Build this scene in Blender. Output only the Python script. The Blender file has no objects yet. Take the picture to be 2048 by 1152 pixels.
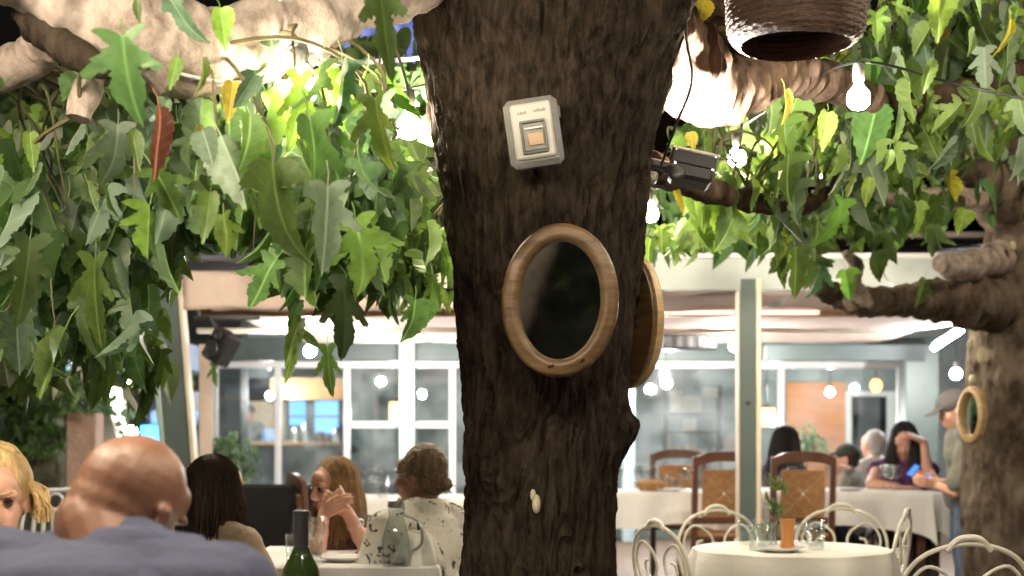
import bpy, math, random
from mathutils import Vector, Matrix, noise, Euler
from mathutils.geometry import tessellate_polygon

# ------------------------------------------------------------------ camera, world, sun, exposure
SC = bpy.context.scene
COL = SC.collection
F, CX, HY, CH = 2800.0, 1024.0, 875.0, 1.25       # focal length in photo pixels, principal column, horizon row, eye height
cam = bpy.data.cameras.new('camera')
cam.sensor_width = 36.0
cam.lens = 36.0 * F / 2048.0
cam.shift_y = (HY - 576.0) / 2048.0
cam.clip_start, cam.clip_end = 0.05, 500.0
cam.dof.use_dof = True
cam.dof.focus_distance = 3.9
cam.dof.aperture_fstop = 3.2
camo = bpy.data.objects.new('camera', cam)
camo.location = (0, 0, CH)
camo.rotation_euler = (math.radians(90), 0, 0)
COL.objects.link(camo)
SC.camera = camo

W = bpy.data.worlds.new('World')
SC.world = W
W.use_nodes = True
wn = W.node_tree
for n in list(wn.nodes): wn.nodes.remove(n)
sky = wn.nodes.new('ShaderNodeTexSky')
sky.sky_type = 'NISHITA'
sky.sun_disc = False
sky.sun_elevation = math.radians(-4.0)
sky.sun_rotation = math.radians(200)
bg = wn.nodes.new('ShaderNodeBackground')
bg.inputs['Strength'].default_value = 0.15
wo = wn.nodes.new('ShaderNodeOutputWorld')
wn.links.new(sky.outputs[0], bg.inputs[0])
wn.links.new(bg.outputs[0], wo.inputs[0])

sl = bpy.data.lights.new('sun', 'SUN')
sl.energy = 0.02
sl.angle = math.radians(10)
sl.color = (0.75, 0.85, 1.0)
so = bpy.data.objects.new('sun', sl)
so.rotation_euler = (math.radians(50), 0, math.radians(20))
so.location = (0, 0, 12)
COL.objects.link(so)

vs = SC.view_settings
vs.view_transform = 'Standard'
vs.look = 'None'
vs.gamma = 1.0
vs.exposure = 1.5
vs.use_curve_mapping = False
SC.render.engine = 'CYCLES'
SC.cycles.use_denoising = True
try: SC.cycles.denoiser = 'OPENIMAGEDENOISE'
except Exception: pass
SC.cycles.max_bounces = 7
SC.cycles.diffuse_bounces = 3
SC.cycles.glossy_bounces = 3
SC.cycles.transmission_bounces = 6
SC.cycles.transparent_max_bounces = 16
SC.cycles.sample_clamp_indirect = 6.0
SC.cycles.use_light_tree = True
SC.cycles.caustics_reflective = False
SC.cycles.caustics_refractive = False

def at(px, py, Y):
    """world point seen at photo pixel (px, py) at distance Y"""
    return Vector(((px - CX) * Y / F, Y, CH + (HY - py) * Y / F))

rnd = random.Random(7)
PI = math.pi

# ------------------------------------------------------------------ materials
MATS = {}
def mat(name, col, rough=0.6, metal=0.0, var=0.25, scale=6.0, bump=0.15, bscale=40.0, stretch=(1, 1, 1), spec=0.5,
        emis=None, estr=0.0, coat=0.0, objrand=0.0, trans=0.0, subs=0.0, col2=None):
    if name in MATS: return MATS[name]
    m = bpy.data.materials.new(name)
    m.use_nodes = True
    nt = m.node_tree
    b = nt.nodes['Principled BSDF']
    b.inputs['Roughness'].default_value = rough
    b.inputs['Metallic'].default_value = metal
    b.inputs['Specular IOR Level'].default_value = spec
    if coat: b.inputs['Coat Weight'].default_value = coat
    if subs:
        b.inputs['Subsurface Weight'].default_value = subs
        b.inputs['Subsurface Radius'].default_value = (0.012, 0.005, 0.003)
        b.inputs['Subsurface Scale'].default_value = 1.0
    tc = nt.nodes.new('ShaderNodeTexCoord')
    mp = nt.nodes.new('ShaderNodeMapping')
    mp.inputs['Scale'].default_value = stretch
    nt.links.new(tc.outputs['Object'], mp.inputs['Vector'])
    n1 = nt.nodes.new('ShaderNodeTexNoise')
    n1.inputs['Scale'].default_value = scale
    n1.inputs['Detail'].default_value = 6
    n1.inputs['Roughness'].default_value = 0.65
    nt.links.new(mp.outputs[0], n1.inputs['Vector'])
    rp = nt.nodes.new('ShaderNodeValToRGB')
    rp.color_ramp.elements[0].position = 0.3
    rp.color_ramp.elements[1].position = 0.72
    c2 = col2 if col2 else tuple(min(1, c * (1 + var)) for c in col)
    c1 = tuple(c * (1 - var) for c in col)
    rp.color_ramp.elements[0].color = (*c1, 1)
    rp.color_ramp.elements[1].color = (*c2, 1)
    nt.links.new(n1.outputs['Fac'], rp.inputs[0])
    cout = rp.outputs[0]
    if objrand:
        oi = nt.nodes.new('ShaderNodeObjectInfo')
        hs = nt.nodes.new('ShaderNodeHueSaturation')
        mr = nt.nodes.new('ShaderNodeMapRange')
        mr.inputs['To Min'].default_value = 1 - objrand
        mr.inputs['To Max'].default_value = 1 + objrand
        nt.links.new(oi.outputs['Random'], mr.inputs[0])
        nt.links.new(mr.outputs[0], hs.inputs['Value'])
        nt.links.new(cout, hs.inputs['Color'])
        cout = hs.outputs[0]
    nt.links.new(cout, b.inputs['Base Color'])
    if bump:
        n2 = nt.nodes.new('ShaderNodeTexNoise')
        n2.inputs['Scale'].default_value = bscale
        n2.inputs['Detail'].default_value = 5
        nt.links.new(mp.outputs[0], n2.inputs['Vector'])
        bp = nt.nodes.new('ShaderNodeBump')
        bp.inputs['Strength'].default_value = bump
        bp.inputs['Distance'].default_value = 0.02
        nt.links.new(n2.outputs['Fac'], bp.inputs['Height'])
        nt.links.new(bp.outputs[0], b.inputs['Normal'])
    if emis:
        b.inputs['Emission Color'].default_value = (*emis, 1)
        b.inputs['Emission Strength'].default_value = estr
    MATS[name] = m
    return m

def emit(name, col, s):
    if name in MATS: return MATS[name]
    m = bpy.data.materials.new(name)
    m.use_nodes = True
    nt = m.node_tree
    nt.nodes.remove(nt.nodes['Principled BSDF'])
    e = nt.nodes.new('ShaderNodeEmission')
    e.inputs[0].default_value = (*col, 1)
    e.inputs[1].default_value = s
    nt.links.new(e.outputs[0], nt.nodes['Material Output'].inputs[0])
    MATS[name] = m
    return m

def pane_mat(name, tint=(0.9, 0.95, 0.95), rough=0.03, ior=1.5, haze=0.0):
    """thin window pane: clear with Fresnel reflection and a film of dust"""
    if name in MATS: return MATS[name]
    m = bpy.data.materials.new(name)
    m.use_nodes = True
    nt = m.node_tree
    nt.nodes.remove(nt.nodes['Principled BSDF'])
    tr = nt.nodes.new('ShaderNodeBsdfTransparent'); tr.inputs[0].default_value = (*tint, 1)
    gl = nt.nodes.new('ShaderNodeBsdfGlossy'); gl.inputs['Roughness'].default_value = rough
    lw = nt.nodes.new('ShaderNodeLayerWeight'); lw.inputs[0].default_value = 0.5
    pw = nt.nodes.new('ShaderNodeMath'); pw.operation = 'POWER'; pw.inputs[1].default_value = 4.0; nt.links.new(lw.outputs['Facing'], pw.inputs[0])
    fr = nt.nodes.new('ShaderNodeMath'); fr.operation = 'MULTIPLY_ADD'; fr.inputs[1].default_value = 0.75; fr.inputs[2].default_value = ((ior - 1) / (ior + 1)) ** 2
    nt.links.new(pw.outputs[0], fr.inputs[0])
    mx = nt.nodes.new('ShaderNodeMixShader')
    nt.links.new(fr.outputs[0], mx.inputs[0]); nt.links.new(tr.outputs[0], mx.inputs[1]); nt.links.new(gl.outputs[0], mx.inputs[2])
    out = mx.outputs[0]
    if haze:
        df = nt.nodes.new('ShaderNodeBsdfDiffuse'); df.inputs[0].default_value = (0.7, 0.75, 0.78, 1)
        nz = nt.nodes.new('ShaderNodeTexNoise'); nz.inputs['Scale'].default_value = 2.5; nz.inputs['Detail'].default_value = 6
        tc = nt.nodes.new('ShaderNodeTexCoord'); nt.links.new(tc.outputs['Object'], nz.inputs['Vector'])
        mr = nt.nodes.new('ShaderNodeMapRange'); mr.inputs['From Min'].default_value = 0.35; mr.inputs['From Max'].default_value = 0.75
        mr.inputs['To Max'].default_value = haze
        nt.links.new(nz.outputs[0], mr.inputs[0])
        m2 = nt.nodes.new('ShaderNodeMixShader')
        nt.links.new(mr.outputs[0], m2.inputs[0]); nt.links.new(out, m2.inputs[1]); nt.links.new(df.outputs[0], m2.inputs[2])
        out = m2.outputs[0]
    nt.links.new(out, nt.nodes['Material Output'].inputs[0])
    MATS[name] = m
    return m

def leaf_mat(name, col, tcol, w=0.45, rough=0.45, vein=(0.25, 0.4, 0.12), under=None):
    """leaf: glossy upper skin over a translucent blade, paler midrib and side veins, own shade per leaf"""
    if name in MATS: return MATS[name]
    m = bpy.data.materials.new(name)
    m.use_nodes = True
    nt = m.node_tree
    b = nt.nodes['Principled BSDF']
    b.inputs['Roughness'].default_value = rough
    b.inputs['Specular IOR Level'].default_value = 0.4
    uv = nt.nodes.new('ShaderNodeUVMap')
    sp = nt.nodes.new('ShaderNodeSeparateXYZ'); nt.links.new(uv.outputs[0], sp.inputs[0])
    ab = nt.nodes.new('ShaderNodeMath'); ab.operation = 'ABSOLUTE'; nt.links.new(sp.outputs[0], ab.inputs[0])
    lt = nt.nodes.new('ShaderNodeMath'); lt.operation = 'LESS_THAN'; lt.inputs[1].default_value = 0.018; nt.links.new(ab.outputs[0], lt.inputs[0])
    # side veins: saw of (length + width)
    ad = nt.nodes.new('ShaderNodeMath'); ad.operation = 'MULTIPLY_ADD'; ad.inputs[1].default_value = 0.9
    nt.links.new(ab.outputs[0], ad.inputs[0]); nt.links.new(sp.outputs[1], ad.inputs[2])
    ml = nt.nodes.new('ShaderNodeMath'); ml.operation = 'MULTIPLY'; ml.inputs[1].default_value = 7.0; nt.links.new(ad.outputs[0], ml.inputs[0])
    fc = nt.nodes.new('ShaderNodeMath'); fc.operation = 'FRACT'; nt.links.new(ml.outputs[0], fc.inputs[0])
    l2 = nt.nodes.new('ShaderNodeMath'); l2.operation = 'LESS_THAN'; l2.inputs[1].default_value = 0.09; nt.links.new(fc.outputs[0], l2.inputs[0])
    l3 = nt.nodes.new('ShaderNodeMath'); l3.operation = 'MULTIPLY'; l3.inputs[1].default_value = 0.22; nt.links.new(l2.outputs[0], l3.inputs[0])
    mxv = nt.nodes.new('ShaderNodeMath'); mxv.operation = 'MAXIMUM'; nt.links.new(lt.outputs[0], mxv.inputs[0]); nt.links.new(l3.outputs[0], mxv.inputs[1])
    nz = nt.nodes.new('ShaderNodeTexNoise'); nz.inputs['Scale'].default_value = 5.0; nz.inputs['Detail'].default_value = 5
    tc = nt.nodes.new('ShaderNodeTexCoord'); nt.links.new(tc.outputs['Object'], nz.inputs['Vector'])
    oi = nt.nodes.new('ShaderNodeObjectInfo')
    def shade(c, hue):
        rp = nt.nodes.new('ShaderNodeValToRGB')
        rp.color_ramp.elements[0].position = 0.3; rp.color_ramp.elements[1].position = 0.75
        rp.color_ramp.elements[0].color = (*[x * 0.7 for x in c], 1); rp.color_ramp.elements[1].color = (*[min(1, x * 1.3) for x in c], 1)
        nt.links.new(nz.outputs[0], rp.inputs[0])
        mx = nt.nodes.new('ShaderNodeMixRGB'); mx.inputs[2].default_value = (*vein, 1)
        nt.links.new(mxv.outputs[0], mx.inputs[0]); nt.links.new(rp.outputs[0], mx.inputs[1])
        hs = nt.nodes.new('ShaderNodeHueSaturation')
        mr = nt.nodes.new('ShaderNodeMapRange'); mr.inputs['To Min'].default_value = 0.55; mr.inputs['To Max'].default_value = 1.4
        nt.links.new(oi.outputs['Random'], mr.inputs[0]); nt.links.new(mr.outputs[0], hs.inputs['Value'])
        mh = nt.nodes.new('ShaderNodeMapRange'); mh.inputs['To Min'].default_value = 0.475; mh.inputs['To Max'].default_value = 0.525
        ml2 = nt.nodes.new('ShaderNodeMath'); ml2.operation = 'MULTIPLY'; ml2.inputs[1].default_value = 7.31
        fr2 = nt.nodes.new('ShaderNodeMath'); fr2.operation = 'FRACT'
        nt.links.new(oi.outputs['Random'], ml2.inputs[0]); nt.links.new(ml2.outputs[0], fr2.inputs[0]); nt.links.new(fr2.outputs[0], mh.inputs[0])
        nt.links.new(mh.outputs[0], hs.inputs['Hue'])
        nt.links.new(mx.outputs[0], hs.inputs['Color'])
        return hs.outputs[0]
    up = shade(col, 0)
    if under:                                  # paler underside
        ge = nt.nodes.new('ShaderNodeNewGeometry')
        un = shade(under, 0)
        mb = nt.nodes.new('ShaderNodeMixRGB')
        nt.links.new(ge.outputs['Backfacing'], mb.inputs[0]); nt.links.new(up, mb.inputs[1]); nt.links.new(un, mb.inputs[2])
        up = mb.outputs[0]
    nt.links.new(up, b.inputs['Base Color'])
    bp = nt.nodes.new('ShaderNodeBump'); bp.inputs['Strength'].default_value = 0.3; bp.inputs['Distance'].default_value = 0.02
    nt.links.new(mxv.outputs[0], bp.inputs['Height']); nt.links.new(bp.outputs[0], b.inputs['Normal'])
    t = nt.nodes.new('ShaderNodeBsdfTranslucent')
    nt.links.new(shade(tcol, 0), t.inputs[0])
    mx = nt.nodes.new('ShaderNodeMixShader'); mx.inputs[0].default_value = w
    nt.links.new(b.outputs[0], mx.inputs[1]); nt.links.new(t.outputs[0], mx.inputs[2])
    nt.links.new(mx.outputs[0], nt.nodes['Material Output'].inputs[0])
    MATS[name] = m
    return m

def bark_mat(name, dark, light, rough=0.85, zs=2.2, fine=30, patch=None, bump=0.8):
    """bark: long vertical furrows, small scales, some paler or mossy patches"""
    if name in MATS: return MATS[name]
    m = bpy.data.materials.new(name)
    m.use_nodes = True
    nt = m.node_tree
    b = nt.nodes['Principled BSDF']
    b.inputs['Roughness'].default_value = rough
    b.inputs['Specular IOR Level'].default_value = 0.03
    tc = nt.nodes.new('ShaderNodeTexCoord')
    mp = nt.nodes.new('ShaderNodeMapping'); mp.inputs['Scale'].default_value = (fine, fine, zs)
    nt.links.new(tc.outputs['Object'], mp.inputs[0])
    n1 = nt.nodes.new('ShaderNodeTexNoise'); n1.inputs['Scale'].default_value = 1.0; n1.inputs['Detail'].default_value = 8; n1.inputs['Roughness'].default_value = 0.7
    nt.links.new(mp.outputs[0], n1.inputs['Vector'])
    rp = nt.nodes.new('ShaderNodeValToRGB')
    rp.color_ramp.elements[0].position = 0.38; rp.color_ramp.elements[1].position = 0.68
    rp.color_ramp.elements[0].color = (*dark, 1); rp.color_ramp.elements[1].color = (*light, 1)
    nt.links.new(n1.outputs[0], rp.inputs[0])
    n2 = nt.nodes.new('ShaderNodeTexNoise'); n2.inputs['Scale'].default_value = 5; n2.inputs['Detail'].default_value = 6
    nt.links.new(tc.outputs['Object'], n2.inputs['Vector'])
    r2 = nt.nodes.new('ShaderNodeValToRGB'); r2.color_ramp.elements[0].position = 0.45; r2.color_ramp.elements[1].position = 0.72
    nt.links.new(n2.outputs[0], r2.inputs[0])
    mx = nt.nodes.new('ShaderNodeMixRGB')
    pc = patch if patch else tuple(x * 1.5 for x in light)
    mx.inputs[2].default_value = (*pc, 1)
    nt.links.new(r2.outputs[0], mx.inputs[0]); nt.links.new(rp.outputs[0], mx.inputs[1])
    m3 = nt.nodes.new('ShaderNodeMixRGB'); m3.inputs[0].default_value = 0.45
    nt.links.new(rp.outputs[0], m3.inputs[1]); nt.links.new(mx.outputs[0], m3.inputs[2])
    nt.links.new(m3.outputs[0], b.inputs['Base Color'])
    bp = nt.nodes.new('ShaderNodeBump'); bp.inputs['Strength'].default_value = bump; bp.inputs['Distance'].default_value = 0.012
    nt.links.new(n1.outputs[0], bp.inputs['Height']); nt.links.new(bp.outputs[0], b.inputs['Normal'])
    MATS[name] = m
    return m

# ------------------------------------------------------------------ mesh builder
def catmull(pts, n):
    P = [Vector(p) for p in pts]
    if len(P) == 2: return [P[0].lerp(P[1], i / n) for i in range(n + 1)]
    out = []
    Q = [P[0] * 2 - P[1]] + P + [P[-1] * 2 - P[-2]]
    for i in range(1, len(Q) - 2):
        for k in range(n):
            t = k / n
            a, b_, c, d = Q[i - 1], Q[i], Q[i + 1], Q[i + 2]
            out.append(0.5 * ((2 * b_) + (c - a) * t + (2 * a - 5 * b_ + 4 * c - d) * t * t + (3 * b_ - a - 3 * c + d) * t ** 3))
    out.append(P[-1])
    return out

class MB:
    def __init__(s): s.v = []; s.f = []; s.uv = None
    def add(s, vs_, fs_):
        o = len(s.v); s.v.extend([tuple(v) for v in vs_]); s.f.extend([tuple(i + o for i in f) for f in fs_])
    def box(s, c, size, rot=None, bev=0.0):
        hx, hy, hz = [d / 2 for d in size]
        if bev <= 0:
            vs_ = [Vector((x * hx, y * hy, z * hz)) for x in (-1, 1) for y in (-1, 1) for z in (-1, 1)]
            fs_ = [(0, 1, 3, 2), (4, 6, 7, 5), (0, 4, 5, 1), (2, 3, 7, 6), (0, 2, 6, 4), (1, 5, 7, 3)]
        else:
            b = min(bev, hx * .9, hy * .9, hz * .9)
            vs_ = []; idx = {}
            for x in (-1, 1):
                for y in (-1, 1):
                    for z in (-1, 1):
                        for a in range(3):
                            p = [x * (hx - b), y * (hy - b), z * (hz - b)]
                            p[a] = (x * hx, y * hy, z * hz)[a]
                            idx[(x, y, z, a)] = len(vs_); vs_.append(Vector(p))
            fs_ = []
            for a in range(3):
                o1, o2 = [k for k in range(3) if k != a]
                for sgn in (-1, 1):
                    q = []
                    for u, w in ((-1, -1), (1, -1), (1, 1), (-1, 1)):
                        k = [0, 0, 0]; k[a] = sgn; k[o1] = u; k[o2] = w
                        q.append(idx[(*k, a)])
                    if (sgn == 1) == (a == 1): q.reverse()
                    fs_.append(tuple(q))
            for a in range(3):
                o1, o2 = [k for k in range(3) if k != a]
                for u in (-1, 1):
                    for w in (-1, 1):
                        q = []
                        for sgn, ax in ((-1, o1), (1, o1), (1, o2), (-1, o2)):
                            k = [0, 0, 0]; k[a] = sgn; k[o1] = u; k[o2] = w
                            q.append(idx[(*k, ax)])
                        fs_.append(tuple(q))
            for x in (-1, 1):
                for y in (-1, 1):
                    for z in (-1, 1):
                        fs_.append(tuple(idx[(x, y, z, a)] for a in range(3)))
        if rot is not None: vs_ = [rot @ v for v in vs_]
        s.add([v + Vector(c) for v in vs_], fs_)
        return s
    def tube(s, pts, r, n=8, cap=True, closed=False):
        P = [Vector(p) for p in pts]; m = len(P)
        R = r if isinstance(r, (list, tuple)) else [r] * m
        up = None; vs_ = []
        for i in range(m):
            if closed: t = P[(i + 1) % m] - P[i - 1]
            else: t = P[min(i + 1, m - 1)] - P[max(i - 1, 0)]
            if t.length < 1e-9: t = Vector((0, 0, 1))
            t.normalize()
            if up is None:
                up = Vector((0, 0, 1)) if abs(t.z) < 0.9 else Vector((1, 0, 0))
            a = (up - t * up.dot(t))
            if a.length < 1e-6: a = t.orthogonal()
            a.normalize(); up = a
            b = t.cross(a)
            for k in range(n):
                an = 2 * PI * k / n
                vs_.append(P[i] + (a * math.cos(an) + b * math.sin(an)) * R[i])
        fs_ = []
        for i in range(m if closed else m - 1):
            j = (i + 1) % m
            for k in range(n):
                k2 = (k + 1) % n
                fs_.append((i * n + k, i * n + k2, j * n + k2, j * n + k))
        if cap and not closed:
            fs_.append(tuple(range(n - 1, -1, -1))); fs_.append(tuple((m - 1) * n + k for k in range(n)))
        s.add(vs_, fs_)
        return s
    def lathe(s, prof, n=24, M=None, cap=True):
        vs_ = []
        for r, z in prof:
            for k in range(n):
                a = 2 * PI * k / n
                vs_.append(Vector((r * math.cos(a), r * math.sin(a), z)))
        fs_ = []
        for i in range(len(prof) - 1):
            for k in range(n):
                k2 = (k + 1) % n
                fs_.append((i * n + k, i * n + k2, (i + 1) * n + k2, (i + 1) * n + k))
        if cap:
            fs_.append(tuple(range(n - 1, -1, -1))); fs_.append(tuple((len(prof) - 1) * n + k for k in range(n)))
        if M is not None: vs_ = [M @ v for v in vs_]
        s.add(vs_, fs_)
        return s
    def ell(s, c, r, rot=None, nu=16, nv=10):
        if not isinstance(r, (list, tuple)): r = (r, r, r)
        vs_ = [Vector((0, 0, -r[2]))]; c = Vector(c)
        for j in range(1, nv):
            ph = -PI / 2 + PI * j / nv
            for i in range(nu):
                th = 2 * PI * i / nu
                vs_.append(Vector((r[0] * math.cos(ph) * math.cos(th), r[1] * math.cos(ph) * math.sin(th), r[2] * math.sin(ph))))
        vs_.append(Vector((0, 0, r[2])))
        fs_ = []
        for i in range(nu): fs_.append((0, 1 + (i + 1) % nu, 1 + i))
        for j in range(nv - 2):
            for i in range(nu):
                a = 1 + j * nu + i; b = 1 + j * nu + (i + 1) % nu
                fs_.append((a, b, b + nu, a + nu))
        t = len(vs_) - 1; o = 1 + (nv - 2) * nu
        for i in range(nu): fs_.append((o + i, o + (i + 1) % nu, t))
        if rot is not None: vs_ = [rot @ v for v in vs_]
        s.add([v + c for v in vs_], fs_)
        return s
    def cap(s, p0, p1, r0, r1, n=12):
        """tapered limb with round ends"""
        p0, p1 = Vector(p0), Vector(p1); d = p1 - p0; L = max(d.length, 1e-5); d = d / L
        pts, rs = [], []
        for k in range(4):
            a = PI / 2 * (1 - k / 4); pts.append(p0 - d * r0 * math.sin(a)); rs.append(max(r0 * math.cos(a), r0 * .05))
        for k in range(5):
            t = k / 4; pts.append(p0.lerp(p1, t)); rs.append(r0 + (r1 - r0) * t)
        for k in range(1, 5):
            a = PI / 2 * k / 4; pts.append(p1 + d * r1 * math.sin(a)); rs.append(max(r1 * math.cos(a), r1 * .05))
        return s.tube(pts, rs, n)
    def mesh(s, name):
        me = bpy.data.meshes.new(name); me.from_pydata(s.v, [], s.f); me.update()
        return me
    def build(s, name, m, parent=None, smooth=True, loc=None):
        return mk(name, s.mesh(name), m, parent, smooth, loc)

def mk(name, me, m=None, parent=None, smooth=True, loc=None):
    if m is not None and not me.materials: me.materials.append(m)
    if smooth and len(me.polygons):
        me.polygons.foreach_set('use_smooth', [True] * len(me.polygons))
        try: me.set_sharp_from_angle(angle=math.radians(42))
        except Exception: pass
    o = bpy.data.objects.new(name, me); COL.objects.link(o)
    if parent is not None: o.parent = parent
    if loc is not None: o.location = loc
    return o

def tag(o, label=None, cat=None, group=None, kind=None):
    if label: o['label'] = label
    if cat: o['category'] = cat
    if group: o['group'] = group
    if kind: o['kind'] = kind
    return o

def thing(name, label, cat, loc=(0, 0, 0), rz=0.0, group=None, scale=1.0):
    o = bpy.data.objects.new(name, None); COL.objects.link(o)
    o.empty_display_size = 0.1
    o.location = loc; o.rotation_euler = (0, 0, rz); o.scale = (scale,) * 3
    return tag(o, label, cat, group)

def dup(root, loc, rz, label=None, group=None, scale=None):
    r = root.copy(); COL.objects.link(r); r.location = loc; r.rotation_euler = (0, 0, rz)
    if label: r['label'] = label
    if group: r['group'] = group
    if scale: r.scale = (scale,) * 3
    for ch in list(root.children):
        c = ch.copy(); COL.objects.link(c); c.parent = r
        for g in list(ch.children):
            d = g.copy(); COL.objects.link(d); d.parent = c
    return r

def remesh(mb, voxel, smooth=4, disp=None):
    """one continuous skin over the joined primitives"""
    me = mb.mesh('tmp'); o = bpy.data.objects.new('tmp', me); COL.objects.link(o)
    md = o.modifiers.new('r', 'REMESH'); md.mode = 'VOXEL'; md.voxel_size = voxel
    if smooth:
        sm = o.modifiers.new('s', 'SMOOTH'); sm.factor = 0.5; sm.iterations = smooth
    dg = bpy.context.evaluated_depsgraph_get()
    out = bpy.data.meshes.new_from_object(o.evaluated_get(dg))
    bpy.data.objects.remove(o); bpy.data.meshes.remove(me)
    if disp:
        nr = [v.normal.copy() for v in out.vertices]
        for v, n in zip(out.vertices, nr): v.co = v.co + n * disp(v.co, n)
        out.update()
    return out

# ------------------------------------------------------------------ shared materials
M_BARK = bark_mat('bark_dark', (0.009, 0.007, 0.0056), (0.053, 0.038, 0.028), patch=(0.048, 0.038, 0.026), zs=11, fine=42, bump=1.0)
M_BARK2 = bark_mat('bark_brown', (0.032, 0.022, 0.016), (0.105, 0.070, 0.048), patch=(0.14, 0.10, 0.075), zs=6, fine=18)
M_LIMB = bark_mat('bark_pale', (0.17, 0.13, 0.11), (0.42, 0.35, 0.31), patch=(0.52, 0.45, 0.40), zs=16, fine=22, bump=0.8)
M_TWIG = mat('twig', (0.10, 0.085, 0.04), 0.7, var=0.3, scale=20)
M_WHITE = mat('white_paint', (0.56, 0.56, 0.55), 0.45, var=0.06, scale=5, bump=0.05)
M_CREAMIRON = mat('cream_iron', (0.70, 0.67, 0.58), 0.4, var=0.12, scale=14, bump=0.12, bscale=60)
M_GREEN = mat('grey_green_paint', (0.075, 0.10, 0.095), 0.5, var=0.14, scale=4, bump=0.06)
M_GREENL = mat('pale_green_paint', (0.33, 0.42, 0.38), 0.45, var=0.12, scale=4, bump=0.05)
M_CREAM = mat('cream_trim', (0.62, 0.55, 0.44), 0.55, var=0.1, scale=5, bump=0.08)
M_CLOTH = mat('white_cloth', (0.78, 0.77, 0.76), 0.85, var=0.05, scale=3, bump=0.12, bscale=90)
M_CLOTHW = mat('ivory_cloth', (0.78, 0.77, 0.71), 0.85, var=0.06, scale=3, bump=0.12, bscale=90)
M_CANVAS = mat('cream_canvas', (0.60, 0.475, 0.415), 0.8, var=0.12, scale=2.2, bump=0.2, bscale=30)
M_BLACK = mat('black_plastic', (0.012, 0.012, 0.013), 0.38, var=0.3, scale=10, bump=0.05)
M_DARKMET = mat('dark_metal', (0.035, 0.036, 0.036), 0.42, var=0.3, scale=10, bump=0.08)
M_GREY = mat('grey_plastic', (0.16, 0.155, 0.15), 0.55, var=0.15, scale=20, bump=0.1)
M_WOODR = mat('red_brown_wood', (0.10, 0.042, 0.026), 0.42, var=0.35, scale=12, stretch=(1, 1, 0.15), bump=0.1)
M_PINE = mat('pine_wood', (0.33, 0.17, 0.075), 0.5, var=0.3, scale=9, stretch=(1, 1, 0.25), bump=0.12)
M_RUSH = mat('rush_seat', (0.38, 0.20, 0.085), 0.75, var=0.35, scale=40, bump=0.5, bscale=120)
M_GLASS = pane_mat('clear_glass', (0.93, 0.95, 0.95), 0.02, 1.6)
M_WINE = bpy.data.materials.new('dark_bottle_glass'); M_WINE.use_nodes = True
_b = M_WINE.node_tree.nodes['Principled BSDF']
_b.inputs['Base Color'].default_value = (0.03, 0.05, 0.012, 1); _b.inputs['Roughness'].default_value = 0.06
_b.inputs['Transmission Weight'].default_value = 0.55; _b.inputs['IOR'].default_value = 1.5
M_MIRROR = bpy.data.materials.new('mirror_glass'); M_MIRROR.use_nodes = True
_nt = M_MIRROR.node_tree; _b = _nt.nodes['Principled BSDF']
_b.inputs['Base Color'].default_value = (0.72, 0.76, 0.74, 1); _b.inputs['Metallic'].default_value = 1.0
_n = _nt.nodes.new('ShaderNodeTexNoise'); _n.inputs['Scale'].default_value = 7
_r = _nt.nodes.new('ShaderNodeMapRange'); _r.inputs['To Min'].default_value = 0.02; _r.inputs['To Max'].default_value = 0.05
_nt.links.new(_n.outputs[0], _r.inputs[0]); _nt.links.new(_r.outputs[0], _b.inputs['Roughness'])

L_MID = leaf_mat('leaf_mid', (0.085, 0.145, 0.040), (0.20, 0.36, 0.06), 0.34, under=(0.13, 0.19, 0.085))
L_BRIGHT = leaf_mat('leaf_bright', (0.12, 0.215, 0.045), (0.34, 0.55, 0.07), 0.42, under=(0.17, 0.26, 0.08))
L_BLUE = leaf_mat('leaf_bluish', (0.10, 0.15, 0.095), (0.14, 0.28, 0.10), 0.25, rough=0.55, vein=(0.22, 0.3, 0.2), under=(0.16, 0.22, 0.15))
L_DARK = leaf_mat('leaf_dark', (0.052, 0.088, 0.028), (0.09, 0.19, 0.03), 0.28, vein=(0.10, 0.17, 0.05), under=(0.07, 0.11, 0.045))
L_YEL = leaf_mat('leaf_yellow', (0.34, 0.29, 0.03), (0.56, 0.48, 0.04), 0.5, vein=(0.5, 0.45, 0.1), under=(0.45, 0.38, 0.06))
L_DRY = leaf_mat('leaf_dry', (0.075, 0.030, 0.014), (0.12, 0.05, 0.02), 0.35, vein=(0.3, 0.15, 0.08), under=(0.35, 0.18, 0.09))

BULB = emit('bulb_glow', (1.0, 0.83, 0.60), 300)
BULBR = emit('bulb_glow_dim', (1.0, 0.84, 0.62), 120)
FILLF = emit('fill_glow_front', (1.0, 0.88, 0.70), 340)
FILLN = emit('fill_glow_near', (1.0, 0.86, 0.66), 430)
BULBC = emit('bulb_glow_cool', (1.0, 0.96, 0.90), 560)
FLOOD = emit('floodlight_glow', (1.0, 0.93, 0.84), 2400)
FLOOD2 = emit('floodlight_glow_soft', (1.0, 0.88, 0.80), 1150)
LANT = emit('lantern_glow', (1.0, 0.62, 0.22), 2.4)
LANTO = emit('orange_bulb_glow', (1.0, 0.36, 0.10), 3.2)
TUBE = emit('tube_glow', (0.93, 0.96, 1.0), 160)
LED = emit('warm_strip_glow', (1.0, 0.62, 0.42), 1.1)
BLUEP = emit('blue_panel_glow', (0.06, 0.35, 1.0), 2.6)
BLUEW = emit('blue_window_glow', (0.22, 0.52, 0.95), 0.85)
TEALW = emit('teal_glint_glow', (0.35, 0.62, 0.75), 0.55)
PHONE = emit('phone_screen_glow', (0.10, 0.28, 1.0), .55)

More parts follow.
